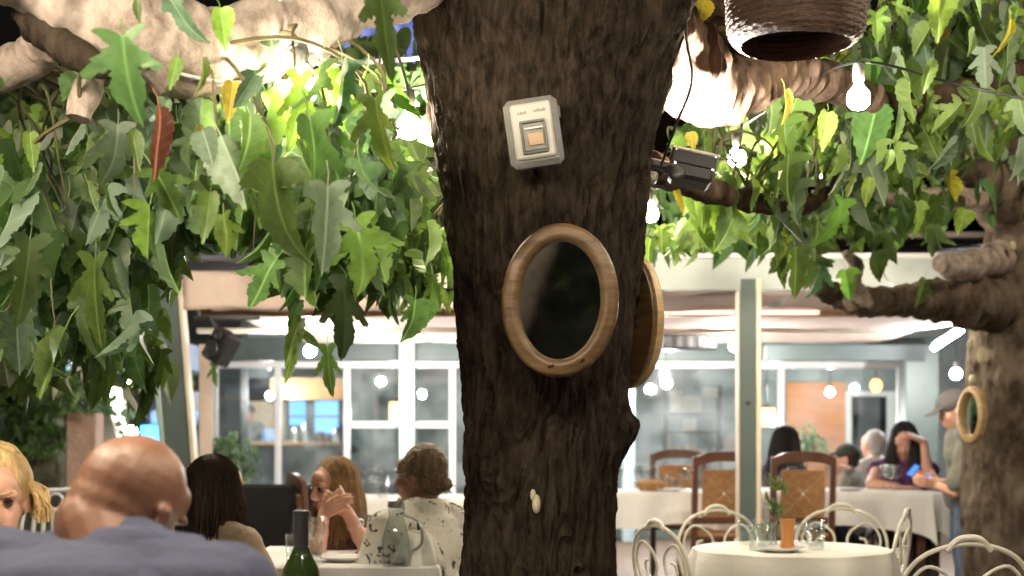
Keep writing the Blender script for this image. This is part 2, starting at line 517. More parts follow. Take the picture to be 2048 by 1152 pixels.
# ------------------------------------------------------------------ ground and platform
def paving(name, x0, x1, y0, y1, z, m):
    mb = MB(); mb.add([(x0, y0, z), (x1, y0, z), (x1, y1, z), (x0, y1, z)], [(0, 1, 2, 3)])
    return tag(mb.build(name, m, smooth=False), kind='structure')
M_GROUND = mat('ground_stone', (0.13, 0.115, 0.10), 0.8, var=0.35, scale=1.7, bump=0.4, bscale=14)
paving('ground', -150, 150, -150, 150, 0.0, M_GROUND)
mb = MB(); mb.box((2.8, 15.05, 0.055), (10.2, 12.1, 0.13))
tag(mb.build('pavilion_floor', mat('deck_floor', (0.10, 0.07, 0.05), 0.6, var=0.3, scale=4, stretch=(0.3, 6, 1)), smooth=False), kind='structure')
PF = 0.12

# ------------------------------------------------------------------ leaves
def interp_outline(pts, teeth):
    out = []
    for i in range(len(pts) - 1):
        a, b = Vector(pts[i]), Vector(pts[i + 1])
        out.append(a)
        if teeth and i > 0:
            d = b - a; nrm = Vector((-d.y, d.x)); 
            mid = a.lerp(b, 0.62)
            out.append(mid + Vector((teeth, teeth * 0.4)))
            out.append(a.lerp(b, 0.70) + Vector((-teeth * .3, 0)))
    out.append(Vector(pts[-1]))
    return out
OUT_A = [(0, 0), (.06, .05), (.15, .07), (.31, .02), (.22, -.06), (.13, -.15), (.23, -.26), (.37, -.42), (.48, -.61), (.33, -.54), (.20, -.46), (.13, -.42), (.18, -.56), (.20, -.70), (.10, -.87), (0, -1.04)]
OUT_B = [(0, 0), (.12, .05), (.24, 0), (.31, -.12), (.32, -.27), (.29, -.42), (.22, -.58), (.14, -.74), (.05, -.90), (0, -1)]
OUT_C = [(0, 0), (.10, .05), (.24, .03), (.38, -.10), (.45, -.25), (.30, -.22), (.20, -.25), (.24, -.38), (.27, -.52), (.20, -.64), (.16, -.78), (.05, -.92), (0, -1)]
OUT_D = [(0, 0), (.08, .03), (.14, -.06), (.18, -.2), (.19, -.36), (.17, -.54), (.12, -.72), (.05, -.88), (0, -1)]
OUT_E = [(0, 0), (.07, .04), (.22, .09), (.40, .02), (.27, -.07), (.14, -.13), (.27, -.22), (.46, -.42), (.28, -.39), (.14, -.36), (.20, -.50), (.23, -.64), (.12, -.80), (0, -1)]
def leaf_geo(oR, oL, fold, curl, twist, wav, r, teeth=0.03, ring=True):
    """blade hanging from the origin along -Z; returns verts, faces, uvs"""
    V, Fc, U = [], [], []
    def warp(w, z):
        t = -z
        y = -abs(w) * fold + curl * t * t + 1.1 * curl * w * w + wav * math.sin(9 * t + 5 * w + r) * (0.25 + abs(w) * 1.6)
        a = twist * t
        x2 = w * math.cos(a) - y * math.sin(a); y2 = w * math.sin(a) + y * math.cos(a)
        return (x2, y2, z * (1 - 0.12 * abs(curl) * t))
    for sgn, o in ((1, oR), (-1, oL)):
        pts = [(p.x * .88, p.y) for p in interp_outline(o, teeth)]
        nm = 7 if ring else 3
        poly = pts + [(0.0, -1 + k / (nm + 1)) for k in range(1, nm + 1)]
        base = len(V)
        for (w, z) in poly: V.append(warp(sgn * w, z)); U.append((sgn * w, -z))
        for tri in tessellate_polygon([[Vector((w, z, 0)) for w, z in poly]]):
            a, b, c = [Vector(poly[i]) for i in tri]
            ccw = (b - a).cross(c - a) > 0
            tri = [base + i for i in tri]
            Fc.append(tuple(tri) if ccw == (sgn > 0) else tuple(tri[::-1]))
    return V, Fc, U
def leaf_mesh(name, *a, petiole=0.28, **kw):
    V, Fc, U = leaf_geo(*a, **kw)
    o = len(V)                                   # the stalk, three-sided
    P = [(0, 0, 0), (0.01, 0.02, petiole * .55), (-0.01, 0.08, petiole)]
    for i, p in enumerate(P):
        for k in range(3):
            an = 2 * PI * k / 3
            V.append((p[0] + .011 * math.cos(an), p[1] + .011 * math.sin(an), p[2])); U.append((0, 0.5))
    for i in range(2):
        for k in range(3):
            Fc.append((o + i * 3 + k, o + i * 3 + (k + 1) % 3, o + (i + 1) * 3 + (k + 1) % 3, o + (i + 1) * 3 + k))
    me = bpy.data.meshes.new(name); me.from_pydata(V, [], Fc)
    uv = me.uv_layers.new(name='UVMap')
    for l in me.loops: uv.data[l.index].uv = U[l.vertex_index]
    me.polygons.foreach_set('use_smooth', [True] * len(me.polygons))
    me.materials.append(L_MID); me.update()
    return me
LEAVES = []
_prs = [(OUT_A, OUT_A), (OUT_A, OUT_C), (OUT_C, OUT_A), (OUT_B, OUT_B), (OUT_C, OUT_C), (OUT_B, OUT_C), (OUT_D, OUT_D), (OUT_E, OUT_E), (OUT_E, OUT_A), (OUT_A, OUT_E), (OUT_B, OUT_D)]
for i, (a, b) in enumerate(_prs):
    for j in range(3):
        r = random.Random(i * 10 + j)
        LEAVES.append(leaf_mesh('leaf_blade', a, b, r.uniform(.3, 1.3), r.uniform(-.3, .7), r.uniform(-.9, .9), r.uniform(.012, .045), r.uniform(0, 6), petiole=r.uniform(.2, .38)))

def put_leaf(parent, mesh, p, size, rx, ry, rz, m):
    o = bpy.data.objects.new('leaf', mesh); COL.objects.link(o)
    o.parent = parent
    h_ = math.sin(p.x * 913.7 + p.z * 517.3) * .5 + .5
    o.location = p; o.scale = (size * (.72 + .4 * h_), size * (.8 + .5 * (1 - h_)), size * (1.1 - .22 * h_)); o.rotation_euler = (rx, ry, rz)
    o.material_slots[0].link = 'OBJECT'; o.material_slots[0].material = m
    return o

class LeafStuff:
    """many leaves too small to pick apart, one mesh"""
    def __init__(s): s.V = []; s.F = []; s.U = []
    def add(s, p, size, e, r, geo):
        V, Fc, U = geo
        Mx = e.to_matrix(); o = len(s.V)
        s.V.extend([tuple(p + (Mx @ Vector(v)) * size) for v in V]); s.F.extend([tuple(i + o for i in f) for f in Fc]); s.U.extend(U)
    def build(s, name, m, parent=None):
        me = bpy.data.meshes.new(name); me.from_pydata(s.V, [], s.F)
        uv = me.uv_layers.new(name='UVMap')
        ul = [0.0] * (2 * len(me.loops)); vi = [0] * len(me.loops)
        me.loops.foreach_get('vertex_index', vi)
        for i, k in enumerate(vi): ul[2 * i], ul[2 * i + 1] = s.U[k]
        uv.data.foreach_set('uv', ul)
        o = mk(name, me, m, parent, smooth=False)
        o['kind'] = 'stuff'
        return o
GEO_L = [leaf_geo(a, b, .55 + .12 * i, .1 * i - .1, .7 - .3 * i, .03, i * 1.7, teeth=.03, ring=False) for i, (a, b) in enumerate([(OUT_A, OUT_A), (OUT_E, OUT_A), (OUT_C, OUT_C), (OUT_B, OUT_B), (OUT_D, OUT_D), (OUT_C, OUT_A)])]
GEO_S = [leaf_geo(a, b, .4, .2, .2, .02, i, teeth=0, ring=False) for i, (a, b) in enumerate([(OUT_B, OUT_B), (OUT_A, OUT_A), (OUT_D, OUT_D), (OUT_C, OUT_A)])]

# ------------------------------------------------------------------ trunk and limbs
def fbm(p, o=4):
    return noise.fractal(p, 1.0, 2.0, o, noise_basis='PERLIN_ORIGINAL')
def trunk_mesh(rows, Y, depth, ridge, kf, bumps=(), nseg=150, nz=260, ground=True):
    """rows: (pixel row, left px, right px) silhouette at distance Y"""
    R = [(at(0, y, Y).z, at(l, y, Y).x, at(r, y, Y).x) for y, l, r in rows]
    R.sort()
    if ground:
        z0, l0, r0 = R[0]
        c, h = (l0 + r0) / 2, (r0 - l0) / 2
        R = [(-0.02, c - h * 1.35, c + h * 1.35), (0.18, c - h * 1.12, c + h * 1.12)] + R
    zs = [R[0][0] + (R[-1][0] - R[0][0]) * i / nz for i in range(nz + 1)]
    V, Fc = [], []
    k = 0
    for z in zs:
        while k < len(R) - 2 and z > R[k + 1][0]: k += 1
        a, b = R[k], R[k + 1]
        t = max(0, min(1, (z - a[0]) / (b[0] - a[0])))
        l = a[1] + (b[1] - a[1]) * t; r = a[2] + (b[2] - a[2]) * t
        c, h = (l + r) / 2, (r - l) / 2
        for s in range(nseg):
            an = 2 * PI * s / nseg
            ca, sa = math.cos(an), math.sin(an)
            q = Vector((ca * h * kf, sa * h * kf, z * 5.5))
            tw = Vector((0.35 * fbm(Vector((ca * 2, sa * 2, z * 2.5)), 2), 0, 0))
            n1 = noise.noise(q + tw * kf * .4)
            rd = 1 - abs(n1) * 2.4
            d = ridge * (max(rd, -.6) - 0.35) + ridge * 0.9 * fbm(Vector((ca * 9 * h * 4, sa * 9 * h * 4, z * 9)), 3)
            d += 0.016 * fbm(Vector((ca * 1.5, sa * 1.5, z * 3.0)), 2)
            for (bz, ba, amp, sz_, sa_) in bumps:
                da = (an - ba + PI) % (2 * PI) - PI
                g = math.exp(-((z - bz) / sz_) ** 2 - (da / sa_) ** 2)
                d += amp * g * (1 + 0.3 * n1)
            V.append((c + ca * (h + d), Y + sa * (h * depth + d), z))
    for i in range(nz):
        for s in range(nseg):
            s2 = (s + 1) % nseg
            Fc.append((i * nseg + s, i * nseg + s2, (i + 1) * nseg + s2, (i + 1) * nseg + s))
    me = bpy.data.meshes.new('trunk'); me.from_pydata(V, [], Fc); me.update()
    return me

def limb(name, path, m, parent, seg=26, n=12, rough=0.16, wrinkle=0.0, seed=0):
    """path: (px, py, Y, radius) control points"""
    C = [at(*p[:3]) for p in path]; R = [p[3] for p in path]
    P = catmull(C, n); RR = [v.x for v in catmull([Vector((r, 0, 0)) for r in R], n)]
    mb = MB(); mb.tube(P, RR, seg)
    V = []
    for i, v in enumerate(mb.v):
        k = min(i // seg, len(P) - 1); c = P[k]; r = RR[k]
        dv = Vector(v) - c
        f = 1 + rough * 1.6 * fbm(Vector(v) * (3.0 / max(r * 8, .3)) + Vector((seed, 0, 0)), 3) + rough * .8 * noise.noise(Vector(v) * 22)
        if wrinkle: f += wrinkle * math.sin(k * 2.1 + 3 * noise.noise(Vector(v) * 9))
        V.append(tuple(c + dv * f))
    mb.v = V
    return mb.build(name, m, parent), P

tree = thing('mulberry_tree', 'big dark furrowed tree in the middle with oval mirrors hung on its trunk', 'tree', (at(1085, 0, 4.0).x, 4.0, 0))
tree.location = (0, 0, 0)
ROWS = [(1152, 932, 1226), (1050, 930, 1228), (950, 930, 1236), (860, 929, 1240), (790, 926, 1246), (700, 916, 1250), (600, 910, 1266),
        (500, 900, 1284), (400, 888, 1294), (330, 878, 1302), (250, 864, 1318), (180, 856, 1335), (100, 848, 1348), (40, 838, 1362), (0, 832, 1374), (-120, 800, 1400), (-300, 800, 1420)]
zk = at(0, 850, 4).z
BUMPS = [(zk, 0.05, 0.034, 0.045, 0.45), (zk - .05, -0.25, 0.02, 0.05, 0.4), (at(0, 20, 4).z, -0.55, 0.05, 0.12, 0.35), (at(0, 60, 4).z, 2.9, 0.02, 0.1, 0.4),
         (at(0, 800, 4).z, -1.9, 0.012, 0.06, 0.3), (at(0, 110, 4).z, -1.3, 0.03, 0.06, 0.8)]
mk('trunk', trunk_mesh(ROWS, 4.0, 0.95, 0.0105, 48, BUMPS, nseg=280, nz=420), M_BARK, tree)
# pale lichen knot low on the trunk front
mb = MB(); mb.ell(at(1073, 1008, 3.785), (0.012, 0.012, 0.026), nu=10, nv=8); mb.ell(at(1066, 990, 3.785), (0.008, 0.01, 0.016), nu=10, nv=8)
mb.build('pale_bark_patch', mat('cream_patch', (0.42, 0.38, 0.27), 0.8, bump=0.4), tree)

LIMBPTS = []
def tl(name, path, m, **k):
    o, P = limb(name, path, m, tree, **k); LIMBPTS.extend(P); return o
tl('limb', [(1020, -170, 4.0, .20), (860, -110, 3.85, .15), (700, -30, 3.6, .125), (560, 60, 3.45, .105), (420, 105, 3.35, .10), (270, 60, 3.25, .115), (120, -40, 3.15, .11), (-90, -150, 3.0, .10)], M_LIMB, seg=40, n=16, wrinkle=0.012)
tl('limb', [(190, 10, 3.3, .085), (120, 55, 3.38, .06), (60, 120, 3.45, .05), (-20, 150, 3.5, .05), (-120, 190, 3.55, .045)], M_LIMB, seed=3, wrinkle=.02)
tl('limb', [(215, 60, 3.3, .06), (190, 120, 3.28, .042), (168, 190, 3.26, .036), (158, 238, 3.25, .026)], M_LIMB, seed=5)
tl('limb', [(60, 20, 3.2, .05), (110, 80, 3.15, .04), (190, 130, 3.1, .028), (240, 150, 3.1, .012)], M_BARK, seed=8)
tl('limb', [(1230, 10, 4.05, .15), (1340, 120, 4.25, .13), (1430, 175, 4.45, .105), (1540, 150, 4.7, .075), (1660, 165, 4.9, .062), (1780, 215, 5.1, .05), (1900, 190, 5.4, .05), (2120, 120, 5.8, .04)], M_BARK2, seg=48, n=22, wrinkle=.03, rough=.22, seed=11)
tl('limb', [(1330, -200, 4.1, .12), (1420, -60, 4.3, .10), (1470, 40, 4.5, .07), (1500, 130, 4.6, .055)], M_BARK2, seed=13)
tl('limb', [(1400, -100, 4.4, .12), (1700, -160, 4.6, .10), (2100, -220, 4.8, .08)], M_BARK2, seed=15)
tl('limb', [(1290, 330, 4.2, .05), (1400, 375, 4.8, .042), (1480, 398, 5.2, .042), (1600, 412, 5.5, .036), (1660, 380, 5.7, .02)], M_BARK2, seed=17)

# second tree on the right
tree2 = thing('mulberry_tree', 'brown trunk at the right edge with a small oval mirror on its side', 'tree')
ROWS2 = [(1152, 1932, 2190), (1000, 1928, 2180), (850, 1930, 2170), (760, 1934, 2165), (680, 1942, 2160), (600, 1956, 2165), (520, 1972, 2170), (440, 1985, 2190), (340, 1980, 2210), (240, 1985, 2230), (100, 1990, 2260), (-60, 2000, 2300)]
M_BARKR = bark_mat('bark_right', (0.040, 0.030, 0.023), (0.135, 0.102, 0.076), patch=(0.24, 0.20, 0.155), zs=7, fine=14)
mk('trunk', trunk_mesh(ROWS2, 8.0, 0.95, 0.013, 14, [(at(0, 590, 8).z, PI, .06, .12, .5), (at(0, 770, 8).z, -2.2, .03, .08, .4)], nseg=120, nz=200), M_BARKR, tree2)
LIMB2 = []
def tl2(name, path, m, **k):
    o, P = limb(name, path, m, tree2, **k); LIMB2.extend(P); return o
tl2('limb', [(2010, 600, 7.9, .17), (1950, 605, 7.7, .145), (1880, 602, 7.6, .11), (1800, 600, 7.5, .082), (1730, 604, 7.4, .074), (1665, 588, 7.35, .062), (1630, 566, 7.3, .04)], M_BARKR, seg=30, wrinkle=.02, seed=21)
tl2('limb', [(1722, 600, 7.3, .05), (1706, 565, 7.2, .045), (1712, 530, 7.15, .04), (1690, 505, 7.1, .02)], M_LIMB, seed=23)
tl2('limb', [(1700, 610, 7.3, .045), (1715, 595, 7.25, .04), (1745, 612, 7.2, .02)], M_LIMB, seed=24)
tl2('limb', [(2020, 420, 7.9, .15), (1930, 320, 7.6, .11), (1860, 250, 7.3, .10), (1800, 180, 7.1, .08), (1760, 80, 6.9, .06)], M_BARKR, seed=25)
tl2('limb', [(1960, 400, 7.7, .07), (1850, 395, 7.4, .05), (1720, 410, 7.2, .045), (1600, 460, 7.0, .05), (1530, 445, 6.9, .045), (1490, 430, 6.85, .03)], M_LIMB, seed=27)
tl2('limb', [(1575, 455, 7.0, .045), (1600, 490, 7.0, .035), (1625, 520, 7.0, .02)], M_LIMB, seed=28)
tl2('limb', [(2000, 520, 7.8, .10), (1920, 535, 7.5, .075), (1880, 525, 7.4, .05)], M_LIMB, seed=29)
tl2('limb', [(2040, 300, 7.9, .14), (2100, 150, 7.6, .12), (2010, 20, 7.2, .08), (1900, -100, 7.0, .05)], M_BARKR, seed=31)
for (px, py, s) in ((1966, 712, .035), (1945, 760, .022), (2025, 492, .02), (1940, 690, .02)):  # peeling bark patches, cream tone painted for the light on them
    mb = MB(); mb.ell(at(px, py, 7.63), (s, .02, s * 1.4), nu=10, nv=8)
    mb.build('pale_bark_patch', MATS['cream_patch'], tree2)

# ------------------------------------------------------------------ twigs and leaves
CLEAR = [(818, 236, 4.05), (1717, 180, 4.3), (1474, 303, 5.6), (1300, 416, 6.2)]
def hides(p):
    px, py = CX + F * p.x / p.y, HY - F * (p.z - CH) / p.y
    if (885 if py > 430 else 845) < px < 1310 and p.y < 4.4: return True
    if 365 < px < 545 and py > 395: return True
    return any(abs(px - a) < 62 and b - 150 < py < b + 35 and p.y < Y + .1 for a, b, Y in CLEAR)
def nearest(pts, p):
    return min(pts, key=lambda q: (q - p).length)
def spray(parent, pts, px, py, Y, n, size, mats, wts, rng, drop=0.22, spread=0.10, flat=0.0):
    """one twig from the nearest limb out to (px, py), leaves hanging alternately from its last stretch"""
    e = at(px, py, Y)
    s0 = rng.choice(sorted(pts, key=lambda q: (q - e).length)[:30])
    top = e + Vector((rng.uniform(-.12, .12), rng.uniform(-.08, .10), drop * rng.uniform(.8, 1.4)))
    md = s0.lerp(top, 0.55) + Vector((rng.uniform(-.1, .1), rng.uniform(-.1, .1), 0.03 + rng.uniform(.02, .16) * (top - s0).length))
    P = catmull([s0, md, top, top.lerp(e, .6) + Vector((rng.uniform(-.03, .03), rng.uniform(-.03, .03), 0)), e], 5)
    mb = MB(); k = len(P)
    mb.tube(P, [0.0045 * (1 - i / (k - 1)) + 0.0016 for i in range(k)], 5, cap=False)
    mb.build('twig', M_TWIG, parent)
    last = P[-12:]
    out = []
    for i in range(n):
        t = (i + rng.uniform(-.3, .3)) / max(1, n - 1) * (len(last) - 1)
        t = max(0, min(len(last) - 1.001, t))
        a = last[int(t)].lerp(last[int(t) + 1], t - int(t))
        sd = 1 if i % 2 else -1
        p = a + Vector((sd * rng.uniform(.2, 1) * spread, rng.uniform(-1, .6) * spread, -rng.uniform(0, .04)))
        if hides(p): continue
        sz = size * rng.uniform(.5, 1.15)
        o = put_leaf(parent, rng.choice(LEAVES), p, sz, rng.gauss(0, .32), rng.gauss(0.10 * sd, .30), rng.gauss(0, 1.0) + (PI if rng.random() < .3 else 0), rng.choices(mats, wts)[0])
        out.append(o)
    return out
GM = [L_MID, L_BRIGHT, L_BLUE, L_DARK, L_YEL]
rg = random.Random(21)
def hero(parent, px, py, Y, length_px, mesh_i, m, rx=0, ry=0, rz=0):
    p = at(px, py, Y)
    return put_leaf(parent, LEAVES[(mesh_i // 2) * 3 + mesh_i % 2], p, length_px * .86 * Y / F, rx, ry, rz, m)
# leaves that stand out in the photograph: (stalk px, py, distance, length px, blade, material, rx, ry, rz)
HERO = [(245, 75, 2.75, 215, 0, L_DARK, -.15, -.12, .1), (440, 18, 2.9, 100, 6, L_BRIGHT, .1, -.2, .5), (355, 115, 2.95, 90, 12, L_BRIGHT, 0, .25, .9),
        (405, 115, 2.95, 95, 13, L_BRIGHT, 0, -.05, 1.1), (345, 5, 2.9, 110, 8, L_BLUE, -.4, -.5, .2), (275, 0, 2.85, 60, 12, L_DARK, 0, 0, .2),
        (690, -40, 2.9, 200, 9, L_DARK, -.5, 1.0, .1), (760, -30, 2.85, 190, 0, L_DARK, -.2, -.1, .1),
        (600, 150, 3.15, 165, 1, L_BRIGHT, .1, .05, .1), (684, 128, 3.2, 150, 2, L_BLUE, 0, .08, .9), (752, 200, 3.15, 158, 0, L_BRIGHT, 0, -.1, -.2),
        (465, 165, 3.1, 100, 7, L_YEL, 0, .1, .3), (510, 150, 3.05, 95, 10, L_BLUE, .2, .55, .4), (405, 262, 2.95, 110, 7, L_BLUE, .1, -.35, -.2),
        (235, 250, 3.0, 155, 1, L_BLUE, 0, .05, .2), (265, 262, 3.0, 90, 7, L_MID, 0, -.1, .8), (318, 215, 3.0, 190, 12, L_DRY, 0, -.08, 1.2),
        (395, 250, 3.1, 40, 6, L_YEL, .3, -.7, .2), (420, 385, 2.95, 120, 7, L_BRIGHT, .1, .1, .1), (447, 430, 3.0, 110, 3, L_BRIGHT, 0, -.15, -.4),
        (300, 410, 3.05, 125, 14, L_BRIGHT, .1, .1, -.3), (655, 375, 3.0, 200, 2, L_BLUE, -.1, .05, .3), (710, 440, 3.05, 190, 1, L_BRIGHT, 0, -.22, -.2),
        (500, 230, 3.1, 190, 13, L_MID, 0, .04, .7), (545, 330, 3.05, 240, 8, L_MID, 0, -.1, .2), (620, 240, 3.1, 230, 3, L_MID, 0, -.15, .4),
        (60, 265, 3.4, 90, 7, L_BRIGHT, .1, -.1, .4), (190, 520, 3.2, 180, 0, L_MID, -.1, 0, .2), (60, 480, 3.2, 200, 16, L_DARK, 0, .1, .3),
        (610, 525, 3.3, 130, 13, L_MID, 0, .35, .6), (690, 560, 3.25, 180, 1, L_DARK, 0, .06, -.2), (830, 600, 3.4, 120, 4, L_MID, 0, .1, .3), (885, 580, 3.45, 60, 12, L_BRIGHT, 0, -.3, .2),
        (600, 635, 3.3, 125, 12, L_MID, 0, .3, .4), (655, 695, 3.25, 110, 0, L_MID, 0, -.05, .1), (585, 690, 3.3, 90, 12, L_MID, 0, .1, .9), (600, 665, 3.3, 60, 10, L_MID, 0, -.9, .2),
        (195, 660, 3.6, 90, 6, L_DARK, 0, -.2, .3), (268, 715, 3.6, 90, 6, L_DARK, 0, -.35, .2), (600, 600, 3.3, 100, 12, L_DARK, 0, .3, .2),
        (1880, -10, 4.4, 120, 6, L_BRIGHT, 0, .05, .2), (1865, 120, 4.5, 90, 12, L_BRIGHT, 0, .3, .3), (1752, 212, 5.0, 160, 7, L_MID, 0, .2, -.3), (1655, 225, 4.6, 100, 7, L_BRIGHT, 0, .2, .2),
        (1570, 180, 4.5, 85, 13, L_YEL, .1, -.25, .5), (1835, 405, 5.2, 80, 5, L_BRIGHT, 0, -.15, .3), (1930, 420, 5.4, 75, 6, L_BRIGHT, 0, .3, .3), (1685, 400, 5.2, 130, 1, L_BRIGHT, 0, .2, .5),
        (1960, 180, 4.9, 100, 5, L_MID, 0, .2, .2), (1590, 500, 5.2, 120, 0, L_MID, 0, -.1, .2), (1740, 355, 5.0, 80, 12, L_BRIGHT, 0, .2, .1), (1380, 265, 4.7, 50, 7, L_YEL, 0, -.2, .2), (1345, 370, 4.5, 70, 12, L_YEL, 0, -.45, .2),
        (1780, 300, 4.6, 60, 13, L_BRIGHT, 0, .1, .1), (2020, 40, 4.6, 90, 13, L_YEL, 0, .3, .6), (1410, 0, 4.2, 80, 7, L_YEL, 0, .3, .3),
        (1612, 490, 6.6, 120, 0, L_MID, 0, -.1, .3), (1640, 520, 6.7, 110, 3, L_BLUE, 0, .15, .6), (1575, 470, 6.5, 110, 1, L_MID, 0, .2, -.3), (1750, 505, 6.9, 80, 6, L_DARK, 0, -.2, .4), (1850, 560, 7.0, 70, 2, L_MID, 0, .3, .2), (1690, 540, 6.8, 80, 9, L_BRIGHT, 0, -.2, .2)]
for h in HERO: hero(tree, *h)

NL = 0
def fill(parent, pts, regs, rng, cap):
    global NL
    cnt = 0
    for (x0, y0, x1, y1, Ya, Yb, ntw, nlf, size, wts) in regs:
        for i in range(ntw):
            if cnt + nlf > cap: return cnt
            px, py = rng.uniform(x0, x1), rng.uniform(y0, y1)
            spray(parent, pts, px, py, rng.uniform(Ya, Yb), nlf, size, GM, wts, rng)
            cnt += nlf
    return cnt
LEFT = [(430, 300, 800, 440, 3.1, 3.9, 11, 6, .16, (5, 4, 2, 1, .3)), (400, 420, 810, 530, 3.1, 4.0, 14, 6, .165, (6, 3, 2, 3, 0)),
        (0, 380, 420, 520, 3.2, 4.3, 10, 6, .155, (5, 1, 2, 5, .3)), (0, 460, 340, 700, 3.4, 4.8, 9, 6, .16, (3, .3, 1, 7, 0)),
        (815, 500, 880, 590, 3.5, 4.4, 4, 6, .13, (6, 3, 1, 0, 0))]
c1 = fill(tree, LIMBPTS, LEFT, rg, 290)
# right side, split between the two trees
RIGHT2 = [(1720, 0, 2048, 180, 5.0, 6.6, 9, 6, .18, (5, 4, 4, 1, .5)), (1500, 130, 1850, 330, 4.8, 6.2, 8, 6, .17, (5, 4, 3, 1, .6)), (1320, 250, 1560, 470, 5.0, 6.4, 7, 6, .16, (5, 4, 2, 1, .6)),
          (1820, 150, 2048, 400, 5.4, 7.0, 6, 6, .18, (5, 3, 4, 2, .3)), (1480, 380, 1760, 540, 5.6, 6.8, 4, 6, .17, (5, 3, 2, 1, .2)), (1270, 430, 1380, 520, 5.0, 6.0, 2, 5, .13, (5, 3, 2, 1, 0))]
c2 = fill(tree2, LIMBPTS[-40:] + LIMB2, RIGHT2, rg, 290)
# far leaves of the same crowns, too many to single out
def mass(parent, m, boxes, rng, size, geo=None, sp=(.5, .4)):
    st = LeafStuff()
    for (x0, y0, x1, y1, Ya, Yb, n) in boxes:
        for i in range(n):
            Y = rng.uniform(Ya, Yb); q_ = at(rng.uniform(x0, x1), rng.uniform(y0, y1), Y)
            if hides(q_): continue
            st.add(q_, size * rng.uniform(.6, 1.25), Euler((rng.gauss(0, sp[0]), rng.gauss(0, sp[1]), rng.uniform(0, 6.28))), rng, rng.choice(geo or GEO_S))
    return st.build('foliage', m, parent)
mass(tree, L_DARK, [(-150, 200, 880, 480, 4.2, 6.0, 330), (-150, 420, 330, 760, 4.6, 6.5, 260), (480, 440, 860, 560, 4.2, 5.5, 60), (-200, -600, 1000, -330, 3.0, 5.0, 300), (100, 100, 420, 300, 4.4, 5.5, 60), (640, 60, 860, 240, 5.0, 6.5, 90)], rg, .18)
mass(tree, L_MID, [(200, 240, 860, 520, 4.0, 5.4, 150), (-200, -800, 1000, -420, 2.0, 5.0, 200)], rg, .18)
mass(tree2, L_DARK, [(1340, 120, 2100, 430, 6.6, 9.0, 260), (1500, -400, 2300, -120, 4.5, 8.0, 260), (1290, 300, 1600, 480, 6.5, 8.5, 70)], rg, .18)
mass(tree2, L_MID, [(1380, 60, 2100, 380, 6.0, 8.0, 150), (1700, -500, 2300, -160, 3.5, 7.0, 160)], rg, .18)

mass(tree, L_MID, [(380, 190, 800, 420, 3.3, 4.3, 120), (400, 330, 800, 500, 3.3, 4.2, 120), (0, 260, 420, 520, 3.4, 4.6, 110), (0, 440, 300, 660, 3.6, 5.0, 90)], rg, .165, GEO_L, (.3, .3))
mass(tree, L_BRIGHT, [(420, 200, 800, 420, 3.35, 4.2, 60), (400, 320, 790, 470, 3.3, 4.0, 45), (820, 440, 900, 560, 3.8, 4.6, 14)], rg, .16, GEO_L, (.3, .3))
mass(tree, L_BLUE, [(200, 200, 760, 470, 3.3, 4.2, 60), (0, 300, 300, 640, 3.4, 4.6, 40)], rg, .165, GEO_L, (.3, .3))
mass(tree2, L_MID, [(1720, -60, 2080, 240, 4.8, 6.4, 34), (1480, 120, 1860, 330, 4.9, 6.2, 45), (1330, 250, 1560, 430, 5.2, 6.4, 60)], rg, .16, GEO_L, (.35, .35))
mass(tree2, L_BRIGHT, [(1720, -60, 2080, 240, 4.8, 6.4, 60), (1480, 120, 1860, 330, 4.9, 6.2, 32), (1330, 250, 1560, 430, 5.2, 6.4, 24)], rg, .15, GEO_L, (.35, .35))
mass(tree2, L_BLUE, [(1700, -60, 2080, 330, 4.8, 6.4, 50), (1480, 180, 1760, 420, 5.2, 6.2, 40)], rg, .17, GEO_L, (.35, .35))

mass(tree2, L_DARK, [(1560, 380, 1900, 470, 6.5, 8.0, 70)], rg, .15, GEO_L, (.35, .35))
mass(tree2, L_MID, [(1560, 370, 1700, 470, 6.0, 7.0, 24), (1300, 400, 1420, 490, 5.6, 6.6, 24)], rg, .15, GEO_L, (.35, .35))

mass(tree, L_MID, [(800, 430, 880, 580, 4.5, 5.6, 40), (560, 120, 850, 330, 4.4, 5.4, 60)], rg, .13, GEO_L, (.4, .5))

# ------------------------------------------------------------------ things on the trunk
def oval_frame(parent, w, h, band, thick, m, n=56):
    """oval moulding: rounded profile swept round an ellipse in the XZ plane, front towards -Y"""
    mb = MB(); prof = []
    for k in range(11):
        a = PI * k / 10
        bump = 1.0 + (0.10 if 3 <= k <= 4 else 0) - (0.10 if k == 6 else 0)
        prof.append((-math.cos(a) * band / 2, -math.sin(a) ** .8 * thick * bump))
    prof.append((band / 2, 0.012)); prof.append((-band / 2, 0.012))
    V, Fc = [], []
    q = len(prof)
    for i in range(n):
        a = 2 * PI * i / n
        ex, ez = math.cos(a), math.sin(a)
        px, pz = (w / 2 - band / 2) * ex, (h / 2 - band / 2) * ez
        nx, nz_ = ex * (h / 2), ez * (w / 2); L = math.hypot(nx, nz_); nx /= L; nz_ /= L
        for o, d in prof: V.append((px + nx * o, d, pz + nz_ * o))
    for i in range(n):
        j = (i + 1) % n
        for k in range(q):
            k2 = (k + 1) % q
            Fc.append((i * q + k, j * q + k, j * q + k2, i * q + k2))
    mb.add(V, Fc)
    return mb.build('frame', m, parent)
